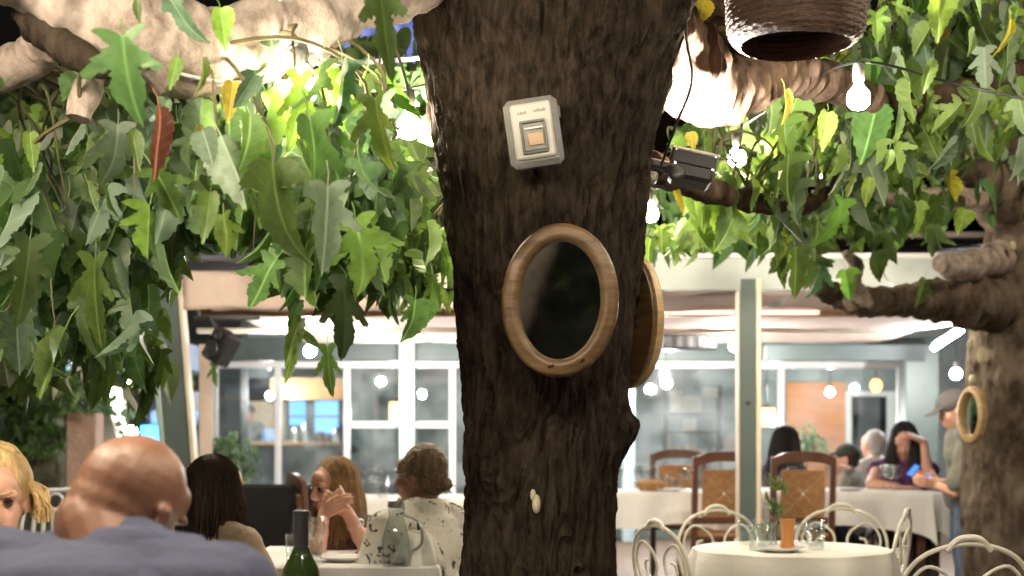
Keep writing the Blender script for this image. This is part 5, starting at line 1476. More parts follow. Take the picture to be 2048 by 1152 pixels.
bottle('dark wine bottle standing near the bald man', b0.x, 3.1, T5z + .004, (b0.z - T5z) / .308, M_BLACK)
b1_ = at(838, 1046, 5.55)
bottle('slim dark green bottle with a white napkin round its neck', b1_.x, 5.55, T4z + .004, (b1_.z - T4z) / .308, M_BLACK)
# napkin tied round that bottle, carafe beside it
t = tag(bpy.data.objects.new('napkin', None), 'white napkin tied round the slim green bottle', 'napkin'); COL.objects.link(t)
t.location = (b1_.x, 5.55, T4z + .004 + .195 * (b1_.z - T4z) / .308)
mb = MB(); V = []; n = 40
for j in range(8):
    for i in range(n):
        a = 2 * PI * i / n; v = j / 7
        r = .026 + .055 * v + .018 * v * math.sin(a * 6) + .01 * v * math.sin(a * 2 + 1)
        V.append((r * math.cos(a), r * math.sin(a), .02 - .135 * v * v - .02 * v * math.sin(a * 3)))
mb.add(V, [(j * n + i, j * n + (i + 1) % n, (j + 1) * n + (i + 1) % n, (j + 1) * n + i) for j in range(7) for i in range(n)])
mb.build('folded_cloth', M_CLOTHW, t).modifiers.new('t', 'SOLIDIFY').thickness = .003
mb = MB(); mb.tube([Vector((.028 * math.cos(2 * PI * i / 20), .028 * math.sin(2 * PI * i / 20), .022)) for i in range(20)], .008, 6, closed=True); mb.build('knot', M_CLOTHW, t)
t = thing('glass_carafe', 'clear glass carafe with steel lid between bottle and clasped hands', 'carafe', (X(792, 5.45), 5.45, T4z + .004))
mb = MB(); mb.lathe([(.05, 0), (.055, .01), (.056, .10), (.04, .16), (.028, .20), (.032, .225), (.030, .225), (.026, .20), (.038, .158), (.053, .10), (.052, .012)], 24); mb.build('glass_body', M_GLASS, t)
mb = MB(); mb.lathe([(.030, .227), (.034, .235), (.030, .255), (.012, .268)], 20); mb.build('lid', MATS['steel'], t)
mb = MB(); mb.tube(catmull([Vector((.05, 0, .05)), Vector((.10, 0, .09)), Vector((.09, 0, .17)), Vector((.03, 0, .20))], 6), .006, 8); mb.build('handle', MATS['steel'], t)
# vase with a sprig and an orange tumbler on the round table
t = thing('bud_vase', 'small glass vase with a green sprig on the round table', 'vase', (X(1552, 5.72), 5.72, T1z + .004))
mb = MB(); mb.lathe([(.024, 0), (.028, .01), (.026, .07), (.016, .11), (.018, .13), (.0165, .13), (.0145, .11), (.024, .07), (.025, .014)], 18); mb.build('glass_body', M_GLASS, t)
st = LeafStuff(); rr = random.Random(11)
for i in range(26): st.add(Vector((rr.gauss(0, .018), rr.gauss(0, .018), rr.uniform(.12, .27))), rr.uniform(.035, .06), Euler((rr.gauss(PI, .6), rr.gauss(0, .6), rr.uniform(0, 6))), rr, GEO_S[2])
st.build('sprig', L_MID, t)
MB().tube([(0, 0, .01), (.004, 0, .15), (0, .004, .26)], .002, 5).build('stem', M_TWIG, t)
mb = MB(); mb.lathe([(.026, 0), (.030, .01), (.024, .05), (.026, .09), (.034, .125), (.031, .125), (.022, .088), (.02, .05), (.026, .012)], 18)
tag(mb.build('tumbler', mat('amber_glass', (0.62, 0.27, 0.09), 0.25, var=0.1, bump=0), loc=(X(1575, 5.62), 5.62, T1z + .004)), 'orange amber tumbler beside the small vase', 'tumbler')
# lumps of bread basket between orange flowers on the table behind the trunk
t = thing('bread_basket', 'low basket on the table right behind the trunk', 'basket', (X(1302, 10.3), 10.3, T2z + .004))
mb = MB(); mb.lathe([(.08, 0), (.12, .05), (.125, .06), (.115, .06), (.075, .012)], 20); mb.build('wicker_bowl', M_RUSH, t)
for k in range(4): MB().ell((.045 * math.cos(k * 1.6), .045 * math.sin(k * 1.6), .055), (.05, .035, .028), nu=10, nv=8).build('bread_slice', mat('bread', (0.45, 0.24, 0.10), 0.8), t)

# ------------------------------------------------------------------ people
SKIN = mat('skin', (0.50, 0.27, 0.19), 0.45, var=0.10, scale=14, bump=0.06, bscale=120, subs=0.08)
SKIN_TAN = mat('skin_tan', (0.21, 0.102, 0.063), 0.42, var=0.08, scale=9, bump=0.07, bscale=140, subs=0.06)
SKIN_PINK = mat('skin_pink', (0.56, 0.31, 0.23), 0.45, var=0.10, scale=12, bump=0.05, subs=0.08)
EYE_SHADE = mat('eye_shaded', (0.17, 0.11, 0.095), 0.2, var=0.03, bump=0)  # shadow over the eyes painted into the whites
EYED = mat('eye_dark', (0.03, 0.018, 0.012), 0.15, var=0.1, bump=0)
LIP = mat('lips', (0.40, 0.13, 0.11), 0.4, var=0.08, bump=0.05)
def hair_mat(name, c1, c2): return mat(name, c1, 0.55, spec=0.2, var=0.35, scale=34, stretch=(1.6, 1.6, .25), bump=0.5, bscale=90, col2=c2)
H_BLOND = hair_mat('hair_blonde', (0.40, 0.24, 0.09), (0.66, 0.46, 0.22))
H_LBROWN = hair_mat('hair_light_brown', (0.17, 0.095, 0.045), (0.36, 0.23, 0.12))
H_DBROWN = hair_mat('hair_dark_brown', (0.022, 0.013, 0.009), (0.05, 0.03, 0.02))
H_BLACK = hair_mat('hair_black', (0.008, 0.007, 0.008), (0.022, 0.019, 0.019))
H_GREY = hair_mat('hair_grey', (0.40, 0.38, 0.36), (0.62, 0.60, 0.58))
H_ASH = hair_mat('hair_ash', (0.10, 0.065, 0.038), (0.24, 0.17, 0.11))
def cloth_mat(name, c, var=.12, print_=None):
    m = mat(name, c, 0.85, var=var, scale=5, bump=0.25, bscale=60)
    if print_:                                     # scattered printed marks
        nt = m.node_tree; b = nt.nodes['Principled BSDF']; src = b.inputs['Base Color'].links[0].from_socket
        tc = nt.nodes.new('ShaderNodeTexCoord'); nz = nt.nodes.new('ShaderNodeTexNoise'); nz.inputs['Scale'].default_value = 7; nz.inputs['Detail'].default_value = 1
        ad = nt.nodes.new('ShaderNodeMixRGB'); ad.inputs[0].default_value = .25
        nt.links.new(tc.outputs['Object'], nz.inputs['Vector']); nt.links.new(tc.outputs['Object'], ad.inputs[1]); nt.links.new(nz.outputs['Color'], ad.inputs[2])
        vo = nt.nodes.new('ShaderNodeTexVoronoi'); vo.feature = 'DISTANCE_TO_EDGE'; vo.inputs['Scale'].default_value = 24
        nt.links.new(ad.outputs[0], vo.inputs['Vector'])
        lt = nt.nodes.new('ShaderNodeMath'); lt.operation = 'LESS_THAN'; lt.inputs[1].default_value = .09; nt.links.new(vo.outputs['Distance'], lt.inputs[0])
        n3 = nt.nodes.new('ShaderNodeTexNoise'); n3.inputs['Scale'].default_value = 22; nt.links.new(tc.outputs['Object'], n3.inputs['Vector'])
        g3 = nt.nodes.new('ShaderNodeMath'); g3.operation = 'GREATER_THAN'; g3.inputs[1].default_value = .58; nt.links.new(n3.outputs[0], g3.inputs[0])
        ml = nt.nodes.new('ShaderNodeMath'); ml.operation = 'MULTIPLY'; nt.links.new(lt.outputs[0], ml.inputs[0]); nt.links.new(g3.outputs[0], ml.inputs[1])
        mx = nt.nodes.new('ShaderNodeMixRGB'); mx.inputs[2].default_value = (*print_, 1)
        nt.links.new(ml.outputs[0], mx.inputs[0]); nt.links.new(src, mx.inputs[1]); nt.links.new(mx.outputs[0], b.inputs['Base Color'])
    return m
C_BLUE = cloth_mat('shirt_slate_blue', (0.040, 0.046, 0.086))
C_BROWN = cloth_mat('top_brown', (0.075, 0.04, 0.025))
C_PRINT = cloth_mat('shirt_cream_print', (0.80, 0.77, 0.70), .06, (0.07, 0.07, 0.10))
C_BEIGE = cloth_mat('top_beige', (0.34, 0.25, 0.18))
C_PURPLE = cloth_mat('top_purple', (0.075, 0.018, 0.08))
C_GREYG = cloth_mat('tshirt_grey_green', (0.15, 0.15, 0.12))
C_BLACK = cloth_mat('top_black', (0.015, 0.015, 0.017))
C_WHITE = cloth_mat('shirt_white', (0.70, 0.69, 0.67))
C_CHEF = cloth_mat('apron_marbled', (0.20, 0.20, 0.20), .6)
C_JEAN = cloth_mat('jeans', (0.09, 0.13, 0.20), .3)
C_TROUS = cloth_mat('dark_trousers', (0.03, 0.03, 0.035))
C_CAP = cloth_mat('cap_grey', (0.12, 0.11, 0.115))
C_CAPG = cloth_mat('cap_dark_green', (0.03, 0.04, 0.032))
SHOE = mat('shoe_leather', (0.04, 0.03, 0.025), 0.4)

def head_prims(mb, H, face=True, fat=1.0):
    """H maps head space (origin mid-head, +Y face, +Z crown) to body space"""
    R = H.to_3x3()
    def E(c, r): mb.ell(H @ Vector(c), r, R, 20, 14)
    E((0, -.014, .026), (.075 * fat, .096, .092)); E((0, -.03, -.01), (.070 * fat, .078, .075))
    E((0, .030, -.040), (.060 * fat, .060, .078)); E((0, .060, -.092), (.026, .024, .022)); E((0, .045, -.075), (.046 * fat, .04, .036))
    for s in (-1, 1):
        E((s * .037, .056, -.022), (.026, .026, .030))
        E((s * .030, .074, .024), (.026, .016, .010))
        mb.ell(H @ Vector((s * .077 * fat, -.006, -.008)), (.009, .021, .033), R @ Matrix.Rotation(math.radians(s * 16), 3, 'Z') @ Matrix.Rotation(math.radians(-12), 3, 'X'), 12, 10)
        mb.ell(H @ Vector((s * .080 * fat, -.014, .012)), (.008, .016, .014), R, 10, 8)
        E((s * .012, .100, -.034), (.009, .010, .008))
    mb.cap(H @ Vector((0, .084, .014)), H @ Vector((0, .107, -.026)), .009, .0125, 10)
    E((0, .088, -.058), (.024, .012, .008)); E((0, .086, -.070), (.021, .012, .008)); E((0, .06, .045), (.052, .030, .04))
def hand_prims(mb, w, d, nrm, side, curl=.5, s=1.0):
    """palm and five fingers: wrist point, pointing direction, palm normal, thumb side"""
    d = Vector(d).normalized(); nrm = Vector(nrm); nrm = (nrm - d * nrm.dot(d)).normalized(); lat = d.cross(nrm) * side
    w = Vector(w)
    for k in range(4):
        o = (k - 1.5) * .020 * s
        mb.cap(w + lat * o * .6 + d * .012 * s, w + d * .085 * s + lat * o, .014 * s, .0115 * s, 8)
        L = (.072, .082, .076, .060)[k] * s; p = w + d * .088 * s + lat * o * 1.05; dd = d.copy()
        for j in range(3):
            dd = (dd + nrm * curl * (.55 if j else .4)).normalized()
            q = p + dd * L * (.45, .32, .23)[j]; mb.cap(p, q, (.0092 - .0008 * j) * s, (.0086 - .0009 * j) * s, 8); p = q
    p = w + d * .025 * s - lat * .026 * s
    dd = (d * .8 - lat * .75 + nrm * .3).normalized()
    for j in range(3):
        q = p + dd * (.038, .032, .024)[j] * s; mb.cap(p, q, (.014, .0105, .0095)[j] * s, (.0108, .0096, .008)[j] * s, 8); p = q
        dd = (dd + d * .35 + nrm * .2 * curl).normalized()

def person(label, head_px, Yh, rz, floor, pose, skin, shirt, legs, hair, voxel=.008, scale=1.0, sleeve=.6, hdrot=(0, 0, 0), group=None, fat=1.0, bulk=1.0, extra=None, eyes=False, stand=False, female=True):
    """seated or standing figure whose head centre lies at the given pixel and distance"""
    P = dict(pelvis=(0, 0, .53), waist=(0, .01, .70), chest=(0, .02, .87), neck=(0, .03, 1.02), head=(0, .075, 1.16), sw=.17,
             eL=(-.25, .12, .72), eR=(.25, .12, .72), wL=(-.15, .34, .76), wR=(.15, .34, .76), kL=(-.13, .42, .51), kR=(.13, .42, .51), aL=(-.12, .40, .08), aR=(.12, .40, .08), dL=None, dR=None, curl=.5)
    if stand:
        P.update(pelvis=(0, 0, .92), waist=(0, 0, 1.08), chest=(0, .01, 1.25), neck=(0, .03, 1.42), head=(0, .085, 1.545), eL=(-.24, .02, 1.12), eR=(.24, .02, 1.12), wL=(-.16, .24, 1.05), wR=(.16, .24, 1.05), kL=(-.10, .03, .50), kR=(.10, .03, .50), aL=(-.10, -.01, .09), aR=(.10, -.01, .09))
    P.update(pose)
    J = {k: (Vector(v) if isinstance(v, (tuple, list)) and len(v) == 3 else v) for k, v in P.items()}
    tgt = at(*head_px, Yh)
    Rz = Matrix.Rotation(rz, 3, 'Z')
    hd = Rz @ (J['head'] * scale)
    loc = Vector((tgt.x - hd.x, tgt.y - hd.y, floor))
    dz = (tgt.z - floor) / scale - J['head'].z
    uppers = ('pelvis', 'waist', 'chest', 'neck', 'head', 'eL', 'eR', 'wL', 'wR')
    fixed = J.get('fix', ())
    for k in uppers:
        if k in fixed: continue
        J[k] = J[k] + Vector((0, 0, dz if not stand else dz * min(1, J[k].z / 1.5)))
    for k in J.get('world', {}):                       # joints given as (px, py, Y)
        J[k] = (Rz.inverted() @ (at(*J['world'][k]) - loc)) / scale
    root = thing('person', label, 'person', loc, rz, group, scale)
    b = bulk; sw = J['sw']; up_ = (J['neck'] - J['chest']).normalized()
    fw = Vector((0, 1, 0))
    shd = J['neck'] - up_ * .055
    yaw = J.get('shyaw', 0.0); sx = Vector((math.cos(yaw), math.sin(yaw), 0)); roll = J.get('shroll', 0.0)
    sL, sR = shd - sx * sw + Vector((0, 0, roll)), shd + sx * sw - Vector((0, 0, roll))
    RT = Matrix.Rotation(yaw, 3, 'Z')
    def torso(mb, g):
        mb.ell(J['pelvis'], (.165 * b + g, .125 * b + g, .12 + g), RT, 20, 12)
        mb.ell(J['waist'], (.135 * b + g, .105 * b + g, .13 + g), RT, 20, 12)
        mb.ell(J['chest'], (.160 * b + g, .110 * b + g, .15 + g), RT, 20, 12)
        mb.ell(J['chest'].lerp(J['neck'], .45), (.150 * b + g, .095 * b + g, .09 + g), RT, 20, 12)
        mb.cap(J['pelvis'], J['waist'], .12 * b + g, .10 * b + g, 14); mb.cap(J['waist'], J['chest'], .10 * b + g, .105 * b + g, 14)
        mb.cap(sL, sR, .058 * b + g, .058 * b + g, 12)
        for s_ in (sL, sR): mb.cap(s_, J['neck'] + up_ * .015, .052 * b + g, .045 + g * .6, 12)
        if female:
            for s in (-1, 1): mb.ell(J['chest'] + RT @ Vector((s * .07, .085, .0)), (.062 + g, .055 + g, .06 + g), None, 12, 8)
    Hm = Matrix.Translation(J['head']) @ Euler(hdrot, 'XYZ').to_matrix().to_4x4()
    body = MB(); torso(body, 0)
    head_prims(body, Hm, fat=fat)
    body.cap(J['neck'] - up_ * .03, Hm @ Vector((0, -.02, -.04)), .058 * (b * .5 + .5), .056 * (b * .5 + .5), 14)
    for S, sd in (('L', -1), ('R', 1)):
        sh_ = sL if S == 'L' else sR; e, w = J['e' + S], J['w' + S]
        body.cap(sh_, e, .048 * (b * .5 + .5), .037, 12); body.cap(e, w, .039, .026, 12); body.cap(e, e.lerp(w, .4), .036, .038, 10)
        d = J['d' + S] if J['d' + S] is not None else (w - e)
        nn = J.get('n' + S, Vector((0, 0, -1)))
        hand_prims(body, w, d, nn, J.get('t' + S, -sd), J['curl'])
        k, a = J['k' + S], J['a' + S]; hp = J['pelvis'] + Vector((sd * .085, 0, -.03))
        body.cap(hp, k, .085, .056, 12); body.cap(k, a, .056, .038, 12); body.cap(k, k.lerp(a, .45), .05, .052, 10)
        body.cap(a + Vector((0, -.02, -.04)), a + Vector((0, .15, -.055)), .034, .026, 10)
    if extra: extra(body, Hm, J)
    bm_ = remesh(body, voxel, 3)
    mk('body', bm_, skin, root)
    # clothes: a looser skin over trunk and sleeves
    sm_ = MB(); torso(sm_, .013)
    if sleeve > 0:
        for S in 'LR':
            sh_ = sL if S == 'L' else sR; e, w = J['e' + S], J['w' + S]
            if sleeve <= 1: sm_.cap(sh_, sh_.lerp(e, sleeve), .066 * (b * .5 + .5), .058, 14)
            else:
                sm_.cap(sh_, e, .066 * (b * .5 + .5), .054, 14); sm_.cap(e, e.lerp(w, sleeve - 1), .054, .044, 14)
    if J.get('collar'):
        N = J['neck']; cr_ = J['collar'] if J['collar'] is not True else .02; ring = [N + up_ * cr_ + Vector(((.058 + cr_ * .7) * math.cos(q * PI / 10), (.056 + cr_ * .7) * math.sin(q * PI / 10), .012 * math.sin(q * PI / 10 + PI))) for q in range(20)]
        for q in range(20): sm_.cap(ring[q], ring[(q + 1) % 20], .014 + cr_ * .2, .014 + cr_ * .2, 6); sm_.cap(ring[q], ring[q] - up_ * .05, .014 + cr_ * .2, .02, 6)
    fold = J.get('fold', .006)
    sd_ = rz * 3 + tgt.x
    def wr(c, n): return fold * (.5 + noise.noise(Vector((c.x * 5 + sd_, c.y * 5, c.z * 12))) + .5 * noise.noise(Vector((c.x * 13, c.y * 13 + sd_, c.z * 22))))
    mk('shirt', remesh(sm_, max(voxel, .006), 3, wr), shirt, root)
    lg = MB()
    lg.ell(J['pelvis'] + Vector((0, 0, -.02)), (.178 * b, .138 * b, .115), None, 18, 12)
    for S, sd in (('L', -1), ('R', 1)):
        k, a = J['k' + S], J['a' + S]; hp = J['pelvis'] + Vector((sd * .085, 0, -.03))
        lg.cap(hp, k, .098, .070, 12); lg.cap(k, a + Vector((0, 0, .02)), .070, .055, 12)
    mk('trousers', remesh(lg, .012, 3, lambda c, n: .007 * noise.noise(c * 14)), legs, root)
    for S in 'LR':
        a = J['a' + S]; f_ = MB(); f_.cap(a + Vector((0, -.03, -.045)), a + Vector((0, .16, -.052)), .043, .036, 12); f_.ell(a, (.046, .06, .05)); f_.build('shoe', SHOE, root)
    if eyes:
        for s in (-1, 1):
            c = Hm @ Vector((s * .031, .0770, .003))
            MB().ell(c, .0118, None, 14, 10).build('eye', EYE_SHADE, root)
            MB().ell(Hm @ Vector((s * .031, .0868, .002)), (.0068, .0035, .0068), Hm.to_3x3(), 10, 8).build('iris', EYED, root)
            mb = MB(); mb.tube([Hm @ Vector((s * (.014 + .012 * q), .094 - .005 * q, .026 + .004 * math.sin(q * 1.1))) for q in range(4)], [.003, .0042, .0036, .002], 6); mb.build('eyebrow', hair_b(hair), root)
            mb = MB(); mb.tube([Hm @ Vector((s * (.019 + .008 * q), .0905 - .0028 * q, .0080 + .003 * math.sin(q * 1.05))) for q in range(4)], [.002, .0042, .0042, .002], 6); mb.build('eyelid', EYED, root)
        mb = MB(); mb.ell(Hm @ Vector((0, .0985, -.0595)), (.020, .005, .005), Hm.to_3x3()); mb.ell(Hm @ Vector((0, .0965, -.0685)), (.017, .006, .006), Hm.to_3x3()); mb.build('lips', LIP, root)
    if hair: hair[0](root, Hm, J, hair[1], *hair[2:])
    return root
def hair_b(h): return h[1] if h else H_DBROWN

def scalp(mb, Hm, g=.012, low=-.02):
    R = Hm.to_3x3()
    mb.ell(Hm @ Vector((0, -.034, .040)), (.078 + g, .088 + g, .086 + g), R, 22, 16)
    mb.ell(Hm @ Vector((0, -.05, -.01)), (.068 + g, .058 + g, .075 + g), R, 20, 14)
def strands(mb, Hm, J, n, length, seed, side=1.0, front=.4, r0=.005, back=.05, wave=.012, forward=0.0):
    """locks that leave the parting, follow the skull and fall"""
    rr = random.Random(seed)
    Mi = Hm.to_3x3().inverted(); dn = Mi @ Vector((0, 0, -1))
    for i in range(n):
        a = rr.uniform(-PI, PI)
        a = math.copysign(abs(a) ** 1.0, a)
        # azimuth measured from the back of the head; skip the face
        az = rr.uniform(-1, 1) * (PI - .95 + front * .5)
        th = az
        dirv = Vector((math.sin(th) * side, -math.cos(th), 0))
        pts = []
        rx, ry, rz_ = .086, .103, .100
        for q in range(5):
            ph = .15 + q * .34
            pts.append(Vector((dirv.x * rx * math.sin(ph) * 1.02, -.030 + dirv.y * ry * math.sin(ph), .034 + rz_ * math.cos(ph))))
        p = pts[-1]; L = length * rr.uniform(.75, 1.05); st_ = 7
        for q in range(1, st_ + 1):
            v = q / st_
            nxt = p + dn * (L / st_) + Vector((dirv.x * .010 * (1 - v), dirv.y * .008 * (1 - v) + forward / st_, 0)) + Vector((rr.gauss(0, wave * .35), rr.gauss(0, wave * .35), 0))
            pts.append(nxt); p = nxt
        C = [Hm @ q for q in catmull(pts, 2)]
        m = len(C)
        mb.tube(C, [r0 * (.55 + .6 * math.sin(PI * min(1, (k + 2) / m) ** .8)) * (1 - .65 * max(0, k / m - .75) * 4 * .5) for k in range(m)], 4)
def hair_long(root, Hm, J, m, length, seed=1, n=170, front=.4, body=.5, wave=.012):
    mb = MB(); scalp(mb, Hm, .010)
    me = remesh(mb, .008, 2, lambda c, n_: .004 * noise.noise(Vector((c.x * 60, c.y * 60, c.z * 8))))
    h = mk('hair', me, m, root)
    s = MB(); strands(s, Hm, J, int(n * 1.8), length, seed, front=front, wave=wave)
    s.build('locks', m, h)
def hair_bun(root, Hm, J, m, seed=1):
    mb = MB(); scalp(mb, Hm, .010); R = Hm.to_3x3()
    mb.ell(Hm @ Vector((0, -.115, -.035)), (.042, .036, .036), R); mb.ell(Hm @ Vector((0, -.09, -.02)), (.05, .04, .04), R)
    me = remesh(mb, .007, 2, lambda c, n_: .005 * noise.noise(Vector((c.x * 30, c.y * 60, c.z * 60))))
    h = mk('hair', me, m, root)
    s = MB(); rr = random.Random(seed)
    for i in range(60):
        az = rr.uniform(-1, 1) * 2.1; d = Vector((math.sin(az), -math.cos(az), 0))
        pts = [Vector((d.x * .087 * math.sin(ph), -.02 + d.y * .104 * math.sin(ph) + (0), .034 + .101 * math.cos(ph))) for ph in (1.75, 1.2, .5)] if False else [Vector((d.x * .088, .0 + .05 * (1 if abs(az) > 1.4 else -1) * rr.random(), rr.uniform(-.01, .08))), Vector((d.x * .075, -.075, rr.uniform(-.01, .05))), Vector((d.x * .02, -.112, -.03))]
        C = [Hm @ q for q in catmull(pts, 4)]; s.tube(C, .004, 5)
    for i in range(8):
        a = rr.uniform(0, 6.28); s.tube([Hm @ Vector((.03 * math.cos(a), -.13, -.035 + .03 * math.sin(a))), Hm @ Vector((.055 * math.cos(a), -.145, -.035 + .05 * math.sin(a)))], [.004, .001], 5)
    s.build('locks', m, h)
def hair_short(root, Hm, J, m, seed=1, g=.006):
    mb = MB(); scalp(mb, Hm, g)
    mk('hair', remesh(mb, .007, 2, lambda c, n_: .006 * noise.noise(c * 45)), m, root)
def hair_bob(root, Hm, J, m, seed=1, length=.12):
    mb = MB(); scalp(mb, Hm, .014)
    h = mk('hair', remesh(mb, .007, 2, lambda c, n_: .006 * noise.noise(Vector((c.x * 50, c.y * 50, c.z * 14)))), m, root)
    s = MB(); strands(s, Hm, J, 420, length, seed, front=-.5, r0=.0042, wave=.012); s.build('locks', m, h)
def cap_hat(root, Hm, J, m, hairm):
    hair_short(root, Hm, J, hairm)
    mb = MB(); R = Hm.to_3x3(); mb.ell(Hm @ Vector((0, -.012, .058)), (.093, .112, .080), R, 22, 14)
    br = MB(); pts = []
    for i in range(13):
        a = -1.15 + 2.3 * i / 12
        pts.append((Vector((.085 * math.sin(a), .055 + .05 * math.cos(a), .058)), Vector((.078 * math.sin(a), .10 + .085 * math.cos(a), .044 - .012 * abs(math.sin(a))))))
    V = [Hm @ p for ab in pts for p in ab] + [Hm @ (p - Vector((0, 0, .006))) for ab in pts for p in ab]
    Fc = [(2 * i, 2 * i + 1, 2 * i + 3, 2 * i + 2) for i in range(12)] + [(26 + 2 * i, 26 + 2 * i + 2, 26 + 2 * i + 3, 26 + 2 * i + 1) for i in range(12)] + [(2 * i + 1, 27 + 2 * i, 29 + 2 * i, 2 * i + 3) for i in range(12)]
    br.add(V, Fc)
    h = mk('cap', remesh(mb, .008, 1), m, root); br.build('brim', m, h)
    MB().ell(Hm @ Vector((0, -.012, .139)), .008, None, 8, 6).build('button', m, h)

# 1 bald man, near, bowed towards the table
def bald_extra(mb, Hm, J):
    for (z, y, r, w) in ((-.060, -.082, .014, .040), (-.090, -.072, .015, .044)):
        pts = [Hm @ Vector((w * math.sin(a) * 1.1, y + .045 * (1 - math.cos(a)), z + .006 * math.sin(a * 2))) for a in (-1.2, -.6, 0, .6, 1.2)]
        for q in range(4): mb.cap(pts[q], pts[q + 1], r, r, 10)
    mb.cap(J['neck'] + Vector((0, -.02, -.04)), Hm @ Vector((0, -.045, -.05)), .070, .066, 14)
person('bald man in a slate blue shirt leaning over the near table', (258, 1017), 2.25, -.30, 0,
       dict(waist=(0, .03, .68), chest=(0, .10, .850), neck=(.05, .20, .980), head=(.005, .265, 1.06), sw=.185, collar=.030, fold=.020, eL=(-.30, .26, .74), eR=(.30, .28, .74), wL=(-.17, .50, .755), wR=(.17, .52, .755), shroll=.0, shyaw=.05, fix=()),
       SKIN_TAN, C_BLUE, C_TROUS, None, voxel=.0045, sleeve=1.0, hdrot=(math.radians(-26), math.radians(15), math.radians(-14)), fat=1.04, bulk=1.2, extra=bald_extra, female=False)
# 2 blonde woman opposite him
person('blonde woman facing the camera, cut off by the left edge', (-14, 998), 3.4, PI + .25, 0,
       dict(sw=.16, wL=(-.12, .30, .80), wR=(.12, .30, .80)), SKIN_PINK, C_WHITE, C_TROUS, (hair_bob, H_BLOND, 3, .10), voxel=.005, hdrot=(math.radians(-8), 0, math.radians(8)), eyes=True)
# 3 long dark hair, back to us
person('woman with long dark brown hair seated with her back to the camera', (438, 980), 5.25, -.55, 0,
       dict(sw=.165), SKIN, C_BEIGE, C_TROUS, (hair_long, H_DBROWN, .40, 4, 240, .35), sleeve=1.7, hdrot=(0, 0, -.1))
person('dark-haired person mostly hidden beyond the long-haired woman', (400, 992), 6.0, -1.0, 0,
       dict(sw=.16), SKIN, C_BLACK, C_TROUS, (hair_long, H_DBROWN, .22, 6, 150, .4), sleeve=1.0)
# 4 woman with clasped hands at her chin
person('woman in a brown sleeveless top resting her chin over clasped hands', (664, 974), 6.35, PI - .55, 0,
       dict(sw=.175, wL=(.0, .20, 1.03), wR=(.0, .2, 1.03), world=dict(eL=(735, 1100, 6.10), eR=(636, 1092, 6.0), wL=(694, 1022, 6.10), wR=(648, 1026, 6.07)), dL=(.10, .02, .05), dR=(-.10, .02, .05), nL=Vector((0, -1, -.3)), nR=Vector((0, -1, -.3)), curl=.9),
       SKIN_PINK, C_BROWN, C_TROUS, (hair_long, H_LBROWN, .42, 9, 200, .1), voxel=.006, sleeve=0, hdrot=(math.radians(-10), 0, math.radians(-20)), eyes=True)
# 5 bun, cream printed shirt, seen from behind
person('woman with a low bun in a cream printed shirt left of the trunk', (838, 953), 5.75, .62, 0,
       dict(sw=.185, collar=True, fold=.008, wL=(-.1, .36, .80)), SKIN_TAN, C_PRINT, C_TROUS, (hair_bun, H_ASH, 2), voxel=.006, sleeve=1.3, hdrot=(math.radians(-4), 0, math.radians(28)), bulk=1.05)
# 6 cook in the hatch
person('cook with a dark cap behind the kitchen hatch', (497, 828), 19.9, PI + .5, PF, dict(world={}), SKIN, C_CHEF, C_TROUS, (cap_hat, C_CAP, H_DBROWN), voxel=.012, stand=True, sleeve=1.0, female=False)
# 7 black-haired girl
person('girl with long black hair seated left of the purple-topped woman', (1578, 890), 10.95, -1.05, PF, dict(sw=.15), SKIN, C_BLACK, C_TROUS, (hair_long, H_BLACK, .42, 12, 170, .3), voxel=.010, sleeve=.5, scale=1.08, hdrot=(math.radians(-8), 0, -.2))
# 8 grey-haired guest
person('grey-haired guest seated behind the purple-topped woman', (1744, 890), 11.7, .5, PF, dict(sw=.17), SKIN_PINK, C_WHITE, C_TROUS, (hair_short, H_GREY), voxel=.010, female=False)
# 9 dark green cap
person('guest in a dark green cap bending over the far table', (1692, 918), 11.3, 1.1, PF, dict(sw=.16), SKIN_PINK, C_GREYG, C_TROUS, (cap_hat, C_CAPG, H_DBROWN), voxel=.010, female=False, scale=.92)
# 10 purple top, hand at her forehead
person('woman in a purple top holding her forehead at the far table', (1808, 884), 10.75, PI - .15, PF,
       dict(sw=.17, wL=(0, .2, 1), wR=(0, .2, 1), world=dict(eL=(1856, 960, 10.55), wL=(1848, 884, 10.56), eR=(1742, 968, 10.55), wR=(1796, 974, 10.42)), dL=(.10, .04, .05), nL=Vector((0, -.6, -1)), dR=(-.1, .02, 0), curl=.5),
       SKIN_PINK, C_PURPLE, C_TROUS, (hair_long, H_BLACK, .30, 15, 220, .9), voxel=.008, sleeve=0, hdrot=(math.radians(-26), 0, math.radians(-12)), scale=1.12, eyes=False)
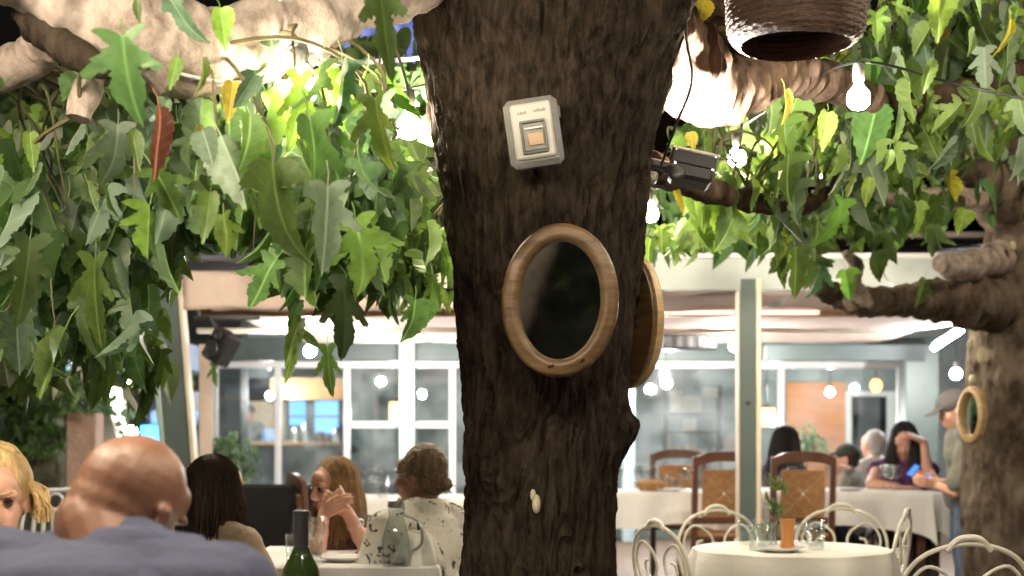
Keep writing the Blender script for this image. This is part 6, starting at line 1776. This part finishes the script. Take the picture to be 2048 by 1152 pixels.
# 11 standing man with cap and phone
ph_man = person('standing man in grey cap and t-shirt looking at his phone by the right trunk', (1908, 822), 8.95, PI / 2 - .15, PF,
       dict(sw=.18, world=dict(wL=(1874, 972, 8.85), wR=(1878, 965, 9.12), eL=(1912, 985, 8.75), eR=(1918, 965, 9.2)), dL=(-.02, .1, .03), dR=(0, .1, .03), nL=Vector((1, 0, .3)), nR=Vector((-1, 0, .3)), curl=.7, fold=.012),
       SKIN_PINK, C_GREYG, C_JEAN, (cap_hat, C_CAP, H_DBROWN), voxel=.008, stand=True, sleeve=.85, hdrot=(math.radians(-22), 0, math.radians(6)), female=False, bulk=1.1)
for (px, py, Y, lb) in ((1853, 960, 8.98, 'phone with a blue lit screen held by the standing man'), (1826, 940, 10.25, 'phone with a blue lit screen before the purple-topped woman')):
    t = thing('phone', lb, 'phone', at(px, py, Y)); t.rotation_euler = (math.radians(35), math.radians(20), math.radians(25))
    MB().box((0, 0, 0), (.056, .009, .11), bev=.003).build('case', M_BLACK, t); MB().box((0, -.0055, 0), (.048, .002, .095)).build('screen', PHONE, t, smooth=False)
# seats under the guests
under(-.66, 2.02, -.2, 0, 'wooden stool under the bald man in the slate blue shirt')
under(-1.15, 3.15, PI, 0, 'wooden stool under the blonde woman at the left edge')
under(X(664, 6.5), 6.55, PI - .5, 0, 'wooden stool under the woman with clasped hands')
under(X(845, 5.6), 5.6, .6, 0, 'wooden stool under the woman in the cream printed shirt')
under(X(395, 6.1), 6.1, -1.0, 0, 'wooden stool under the hidden dark-haired person')
under(X(1565, 11.0), 11.0, -1.0, PF, 'wooden stool under the girl with long black hair')
under(X(1744, 11.7), 11.7, .5, PF, 'wooden stool under the grey-haired guest')
under(X(1700, 11.3), 11.3, 1.1, PF, 'wooden stool under the guest in the dark green cap')
under(X(1806, 10.95), 10.98, PI - .1, PF, 'wooden stool under the woman in the purple top')
# bracelet of the woman with clasped hands
p = at(712, 1050, 6.09)
mb = MB(); mb.tube([p + Vector((.033 * math.cos(2 * PI * i / 24), .012 * math.sin(2 * PI * i / 24), .03 * math.sin(2 * PI * i / 24) * .6 + .012 * math.cos(2 * PI * i / 24))) for i in range(24)], .006, 6, closed=True)
tag(mb.build('bracelet', MATS['steel']), 'silver bracelet on the wrist of the woman with clasped hands', 'bracelet')

# the two big trees keep their empties at the trunk foot
def rebase(t, base):
    base = Vector(base); t.location = base
    for c in t.children: c.matrix_parent_inverse = Matrix.Translation(-base)
rebase(tree, (X(1080, 4.0), 4.0, 0)); rebase(tree2, (X(2060, 8.0), 8.0, 0))
bpy.context.view_layer.update()
